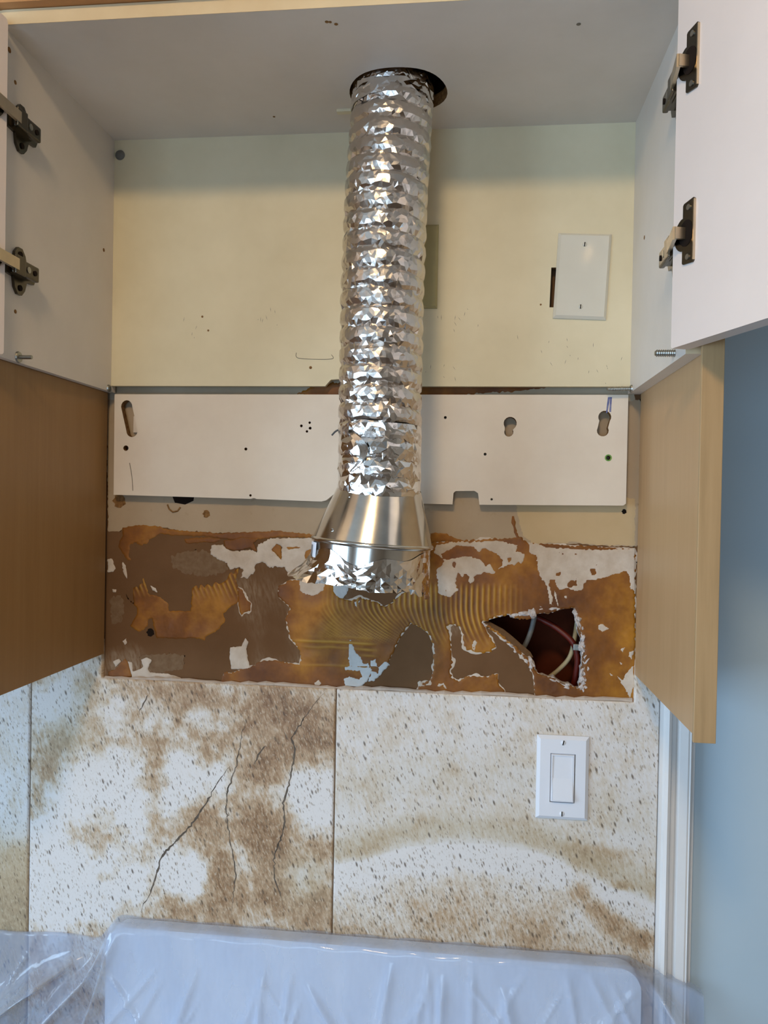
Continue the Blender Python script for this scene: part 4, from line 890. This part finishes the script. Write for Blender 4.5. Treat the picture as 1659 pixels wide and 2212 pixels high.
SW = thing('light_switch', (scx, sy, scz), 'white rocker light switch on the pale right-hand tile', 'switch')
b = MB(); frustum(b, scx, scz, 0.0699, 0.1143, sy, 0.0058, 0.0046, open_=(0.0335, 0.0670)); b.build('switch_plate', M_PLASTIC, SW)
b = MB(); frustum(b, scx, scz, 0.0322, 0.0658, sy-0.001, 0.0056, 0.0010, open_=(0.0272, 0.0610)); b.build('rocker_frame', M_PLASTIC, SW)
b = MB(); b.prism([(-0.0304, 0.001), (0.0304, 0.001), (0.0304, 0.0050), (0.0, 0.0056), (-0.0285, 0.0112), (-0.0304, 0.0108)], ((scx, sy, scz), (0, 0, 1), (0, -1, 0), (1, 0, 0)), -0.0134, 0.0134); b.build('rocker', M_PLASTIC, SW)
slotted(SW, scx, sy-0.0058, scz+0.0485, 0.0034, 14, M_PLASTIC); slotted(SW, scx, sy-0.0058, scz-0.0485, 0.0034, 0, M_PLASTIC)
CP = thing('cover_plate', (0.296, -0.018, 0.311), 'glossy off-white blank plate, hung slightly crooked beside a black slot', 'cover plate')
Mr = Matrix.Translation((0.296, -0.0182, 0.3112)) @ Matrix.Rotation(math.radians(2.6), 4, 'Y')
b = MB(); frustum(b, 0, 0, 0.0699, 0.1143, 0, 0.0055, 0.0035, M=Mr); b.build('plate', M_PLATE, CP)
slotted(CP, 0, -0.0055, 0.0415, 0.0030, 4, M_PLATE, Mr); slotted(CP, 0, -0.0055, -0.0415, 0.0030, 0, M_PLATE, Mr)
BG = thing('cover_plate', (0.068, -0.018, 0.327), 'dull beige blank plate mostly hidden behind the foil duct', 'cover plate')
b = MB(); frustum(b, 0.0675, 0.3275, 0.0699, 0.1143, -0.0182, 0.0050, 0.0030); b.build('plate', M_BEIGE, BG)
slotted(BG, 0.0675, -0.0232, 0.369, 0.003, 10, M_BEIGE); slotted(BG, 0.0675, -0.0232, 0.286, 0.003, 0, M_BEIGE)
# box in the slot behind the panel
b = MB(); b.box(0.262, 0.325, -0.0098, -0.0005, 0.262, 0.335); b.build('junction_box', M_DARK, CB)

# ------------------------------------------------------------------ foil duct
DU = thing('vent_duct', (0.034, -0.132, -0.10), 'crinkled silver foil duct with a flared steel collar, hanging through the cabinet', 'duct')
path = [(0.047, -0.112, 0.80), (0.047, -0.112, 0.60), (0.0462, -0.116, 0.50), (0.0430, -0.135, 0.39), (0.0402, -0.138, 0.255), (0.0402, -0.138, 0.136), (0.0410, -0.137, 0.0228), (0.0398, -0.136, 0.006)]
PA = np.array(path)
def centre(z): return np.array([np.interp(-z, -PA[:, 2], PA[:, 0]), np.interp(-z, -PA[:, 2], PA[:, 1])])
def hose(name, z0, z1, r0, dz, seg, groove, jit, mat, seed, pitch=0.0228, mats=None):
    g = np.random.default_rng(seed); n = int((z0-z1)/dz)+1
    vs = []; fs = []
    for i in range(n+1):
        for k in range(seg):
            a = 2*math.pi*(k+0.5*(i % 2)+g.uniform(-.32, .32))/seg; z = z0-(z0-z1)*i/n + (g.uniform(-.4, .4)*dz if 0 < i < n else 0)
            ph = (z/pitch+a/(2*math.pi)) % 1.0; dd = min(ph, 1-ph)
            r = r0-groove*math.exp(-(dd/0.11)**2)+groove*0.35*math.sin(math.pi*ph)+g.normal(0, jit)*(0.35+0.65*math.sin(math.pi*ph))
            c = centre(z); vs.append((c[0]+r*math.cos(a), c[1]+r*math.sin(a), z))
    for i in range(n):
        for k in range(seg):
            p, q, s, t = i*seg+k, i*seg+(k+1) % seg, (i+1)*seg+(k+1) % seg, (i+1)*seg+k
            if i % 2: fs += [(p, t, s), (p, s, q)]
            else: fs += [(p, t, q), (q, t, s)]
    b = MB(); b.add(vs, fs); return b.build(name, mat, DU)
HS = hose('flex_hose', 0.80, 0.015, 0.0502, 0.0042, 60, 0.0034, 0.00034, M_FOIL, 3)
hose('foil_tape', 0.560, 0.490, 0.0510, 0.0050, 46, 0.0006, 0.0007, M_TAPE, 5)
hose('foil_tape', 0.096, 0.010, 0.0508, 0.0060, 40, 0.0014, 0.00055, M_TAPE, 6, 0.024)
# flared collar, tilted a little
MT = Matrix.Translation((0.0332, -0.132, -0.0445)) @ Matrix.Rotation(math.radians(3.9), 4, 'Y')
RD = thing('reducer_collar', (0.0332, -0.132, -0.0445)); attach(RD, DU)
def faceted(prof, seg, M, name, mat, parent, smooth=True):
    b = MB(); b.lathe(prof, seg, M=M); return b.build(name, mat, parent, smooth)
SH = Matrix.Identity(4); SH[0][2] = 0.05
faceted([(0.0485, 0.085), (0.0490, 0.070), (0.0522, 0.0625), (0.0530, 0.0605), (0.0725, 0.004), (0.0738, 0.0005)], 72, MT @ SH, 'cone', M_STEEL, RD)
faceted([(0.0738, 0.0005), (0.0758, -0.0005), (0.0762, -0.0028), (0.0752, -0.0048), (0.0728, -0.0055)], 72, MT, 'rim_bead', M_STEEL, RD)
faceted([(0.0728, -0.0055), (0.0722, -0.012), (0.0722, -0.050)], 72, MT, 'band', M_STEEL, RD)
b = MB(); b.box(-0.0021, 0.0021, 0.0, 0.0008, -0.0045, 0.0545, M=MT @ Matrix.Rotation(math.radians(-22), 4, 'Z') @ Matrix.Translation((0.0, -0.0735, 0.0)) @ Matrix.Rotation(math.radians(-21.8), 4, 'X')); b.build('seam', M_STEEL, RD)
for zz, aa in ((0.050, -118), (0.011, -127)):
    rr = 0.0515+(0.056-zz)/0.052*0.021; a = math.radians(aa)
    b = MB(); b.cyl((rr*math.cos(a)*0.99, rr*math.sin(a)*0.99, zz), (rr*math.cos(a)*1.02, rr*math.sin(a)*1.02, zz), 0.0022, 0.0015, seg=8, M=MT); b.build('rivet', M_TAPE, RD)
# tape fringe hanging under the collar
g = np.random.default_rng(8); seg = 84; rows = 9; vs = []; fs = []
for i in range(rows+1):
    for k in range(seg):
        a = 2*math.pi*(k+g.uniform(-.16, .16))/seg; v = i/rows
        left = max(0.0, math.cos(a-math.radians(192)))**6; right = max(0.0, math.cos(a-math.radians(-12)))**8; fr = max(0.0, math.cos(a-math.radians(-95)))
        top = -0.017-0.006*math.sin(a*3)-0.004*math.sin(a*7+1)
        bot = -0.054-0.004*right*2.0+0.004*left-0.003*math.sin(a*5+2)*0.6
        z = top+(bot-top)*v
        r = 0.0728+0.0004+v*v*(0.0280*left+0.0022*right)+g.normal(0, 0.00042)*(0.3+v)+0.0011*v*math.sin(a*17+3*v)
        vs.append((r*math.cos(a), r*math.sin(a), z+(g.normal(0, 0.0010) if i == rows else 0)))
for i in range(rows):
    for k in range(seg):
        p, q, s, t = i*seg+k, i*seg+(k+1) % seg, (i+1)*seg+(k+1) % seg, (i+1)*seg+k
        fs += [(p, t, q), (q, t, s)] if (i+k) % 2 else [(p, t, s), (p, s, q)]
b = MB(); b.add(vs, fs, 0, MT); b.build('foil_tape', M_TAPE, DU)
# sticker on the left of the band
st = MB(); lb = MB()
A0, A1 = math.radians(-172), math.radians(-146)
pts = []
for i in range(6):
    a = A0+(A1-A0)*i/5
    pts.append((0.0748*math.cos(a), 0.0748*math.sin(a)))
for i in range(5):
    st.add([(pts[i][0], pts[i][1], -0.0065), (pts[i+1][0], pts[i+1][1], -0.0065), (pts[i+1][0], pts[i+1][1], -0.027), (pts[i][0], pts[i][1], -0.027)], [(0, 1, 2, 3)], 0, MT)
sk = st.build('sticker', M_PLASTIC, DU)
for f in (0.32, 0.45, 0.58):
    a = A0+(A1-A0)*f; r = 0.0751
    lb.add([(r*math.cos(a), r*math.sin(a), -0.010), (r*math.cos(a+.025), r*math.sin(a+.025), -0.010), (r*math.cos(a+.025), r*math.sin(a+.025), -0.025), (r*math.cos(a), r*math.sin(a), -0.025)], [(0, 1, 2, 3)], 0, MT)
lb.build('print', M_GREYPLASTIC, sk)
# wire end and a loose curl of tape
w = MB(); w.tube(bez([(-0.004, -0.150, 0.092), (-0.012, -0.150, 0.089), (-0.0175, -0.148, 0.084)], 6), 0.0011, 6); w.build('wire_end', M_GREYPLASTIC, DU)
cu = MB(); n = 18; vs = []
for i in range(n+1):
    t = i/n; a = math.radians(-128+26*math.sin(t*3.0)); z = 0.088-0.050*t; r = 0.0535+0.004*math.sin(t*math.pi); c = centre(z)
    for k in (-1, 1):
        aa = a+k*0.075*(0.4+math.sin(math.pi*min(1, t+.15))); vs.append((c[0]+r*math.cos(aa), c[1]+r*math.sin(aa), z))
cu.add(vs, [(2*i, 2*i+1, 2*i+3, 2*i+2) for i in range(n)]); cu.build('tape_curl', M_TAPE, DU, True)

# ------------------------------------------------------------------ kitchen range under plastic film
GX0, GX1, GZ = -0.352, 0.390, -0.6085
RG = thing('kitchen_range', (0.02, -0.35, FLOOR), 'white range whose rounded back guard shows through the plastic film', 'range')
b = MB(); r = 0.03
pol = [(GX0, -0.86), (GX1, -0.86)]+[(GX1-r+r*math.cos(t), GZ-r+r*math.sin(t)) for t in np.linspace(0, math.pi/2, 8)]+[(GX0+r+r*math.cos(t), GZ-r+r*math.sin(t)) for t in np.linspace(math.pi/2, math.pi, 8)]
b.prism(pol, ((0, 0, 0), (1, 0, 0), (0, 0, 1), (0, -1, 0)), 0.012, 0.036); b.build('back_guard', M_ENAMEL, RG)
b = MB(); b.box(GX0, GX1, -0.66, -0.012, -0.875, -0.8605, bev=0.004); b.build('cooktop', M_ENAMEL, RG)
b = MB(); b.box(GX0+0.004, GX1-0.004, -0.63, -0.012, FLOOR+0.03, -0.8755); b.build('body', M_ENAMEL, RG)
b = MB(); b.box(GX0+0.01, GX1-0.01, -0.660, -0.6305, -1.52, -0.99, bev=0.004); b.build('oven_door', M_ENAMEL, RG)
b = MB(); b.cyl((GX0+0.05, -0.70, -1.03), (GX1-0.05, -0.70, -1.03), 0.011)
for x in (GX0+0.07, GX1-0.07): b.cyl((x, -0.66, -1.03), (x, -0.70, -1.03), 0.008)
b.build('handle', M_ENAMEL, RG)
for x in (GX0+0.05, GX1-0.05):
    for y in (-0.58, -0.06): 
        b = MB(); b.cyl((x, y, FLOOR), (x, y, FLOOR+0.03), 0.018); b.build('foot', M_GREYPLASTIC, RG)
# the film
nu, nv = 300, 110
U = np.linspace(-0.70, 0.472, nu)
sm = lambda a, b_, x: (lambda t: t*t*(3-2*t))(np.clip((x-a)/(b_-a), 0, 1))
on = sm(GX0-0.028, GX0+0.012, U)*(1-sm(GX1-0.012, GX1+0.030, U))
ztop = np.where(U < 0, -0.640+0.0*U, -0.640)
left_z = -0.640+0.002*np.sin(U*40)
right_z = np.interp(U, [GX1-0.01, GX1+0.02, 0.447, 0.462, 0.472], [GZ, GZ-0.012, -0.632, -0.637, -0.643])
zt = np.where(U < 0, left_z+(GZ+0.0025-left_z)*on, np.where(U > GX1-0.012, np.minimum(GZ+0.0025, right_z+0.002), GZ+0.0025))
zt = zt+0.0012*np.sin(U*90)*on
D = 0.013+0.027*on+0.012*sm(GX1-0.01, GX1+0.02, U)
V = np.zeros((nu, nv, 3))
N1 = np.random.default_rng(5)
folds = [(N1.uniform(-0.68, 0.47), N1.uniform(-0.9, 0.9), N1.uniform(0.0018, 0.006), N1.uniform(0.002, 0.0075), N1.uniform(0, 0.10)) for _ in range(46)]
folds += [(-0.34, 0.9, 0.012, 0.020, 0.0), (-0.36, 1.6, 0.016, 0.030, 0.02), (-0.33, 0.45, 0.008, 0.014, 0.0), (0.40, -0.8, 0.012, 0.016, 0.0), (0.41, -0.4, 0.010, 0.012, 0.02), (0.20, -0.25, 0.006, 0.010, 0.03), (0.06, 0.15, 0.006, 0.009, 0.01), (0.13, 0.05, 0.005, 0.010, 0.02)]
for j in range(nv):
    if j < 14:                      # over the top, wall to front edge
        f = j/13.0
        y = -0.0105-(D-0.0105)*f; z = zt-0.0*f; drop = 0
        rnd = np.clip((f-0.7)/0.3, 0, 1)**2*0.004*on
        z = z-rnd
    else:
        drop = (j-13)/(nv-14)*0.24
        y = -D-0.002-0.10*drop*(1-on)-0.35*drop*drop*(1-on)-0.012*drop*on
        z = zt-0.004*on-drop
    amp = np.clip(drop/0.05, 0, 1)
    yy = y.copy() if hasattr(y, 'copy') else np.full(nu, y)
    if drop > 0:
        for (x0, sl, w, a, st_) in folds:
            xc = x0-sl*drop; ww = w*(0.7+4*drop)
            e = np.exp(-np.abs((U-xc)/ww)**1.4)*np.clip((drop-st_)/0.03, 0, 1)
            yy = yy-1.7*a*e*(0.5+2.5*drop)*(1.0+0.8*(1-on))
    V[:, j, 0] = U; V[:, j, 1] = yy; V[:, j, 2] = z
V[:, :, 1] -= 0.0015*(vnoise(V[:, :, 0], V[:, :, 2]*0.5, 60, 2)-0.2)*np.clip((np.arange(nv)-8)/10, 0, 1)[None, :]
vs = [tuple(p) for p in V.reshape(-1, 3)]
fs = [(i*nv+j, (i+1)*nv+j, (i+1)*nv+j+1, i*nv+j+1) for i in range(nu-1) for j in range(nv-1)]
b = MB(); b.add(vs, fs)
tag(b.build('plastic_sheet', M_FILM, None, True), 'crinkled clear plastic sheet draped over the range back guard', 'plastic sheet')

# ------------------------------------------------------------------ ceiling lamp
CLx, CLy, CLz = -0.04, -1.36, CEIL
LP = thing('ceiling_lamp', (CLx, CLy, CLz), 'round warm ceiling lamp above and behind the viewer', 'lamp')
b = MB(); b.lathe([(0, 0), (0.13, 0), (0.135, -0.012), (0.125, -0.02), (0, -0.02)], 40, M=Matrix.Translation((CLx, CLy, CLz))); b.build('lamp_base', M_TRIM, LP)
b = MB(); b.lathe([(0.12, -0.0205), (0.115, -0.045), (0.09, -0.065), (0.05, -0.077), (0, -0.081)], 40, M=Matrix.Translation((CLx, CLy, CLz))); b.build('lamp_dome', emit('warm_lamp_glass', (1.0, 0.72, 0.40, 1), 63), LP, True)
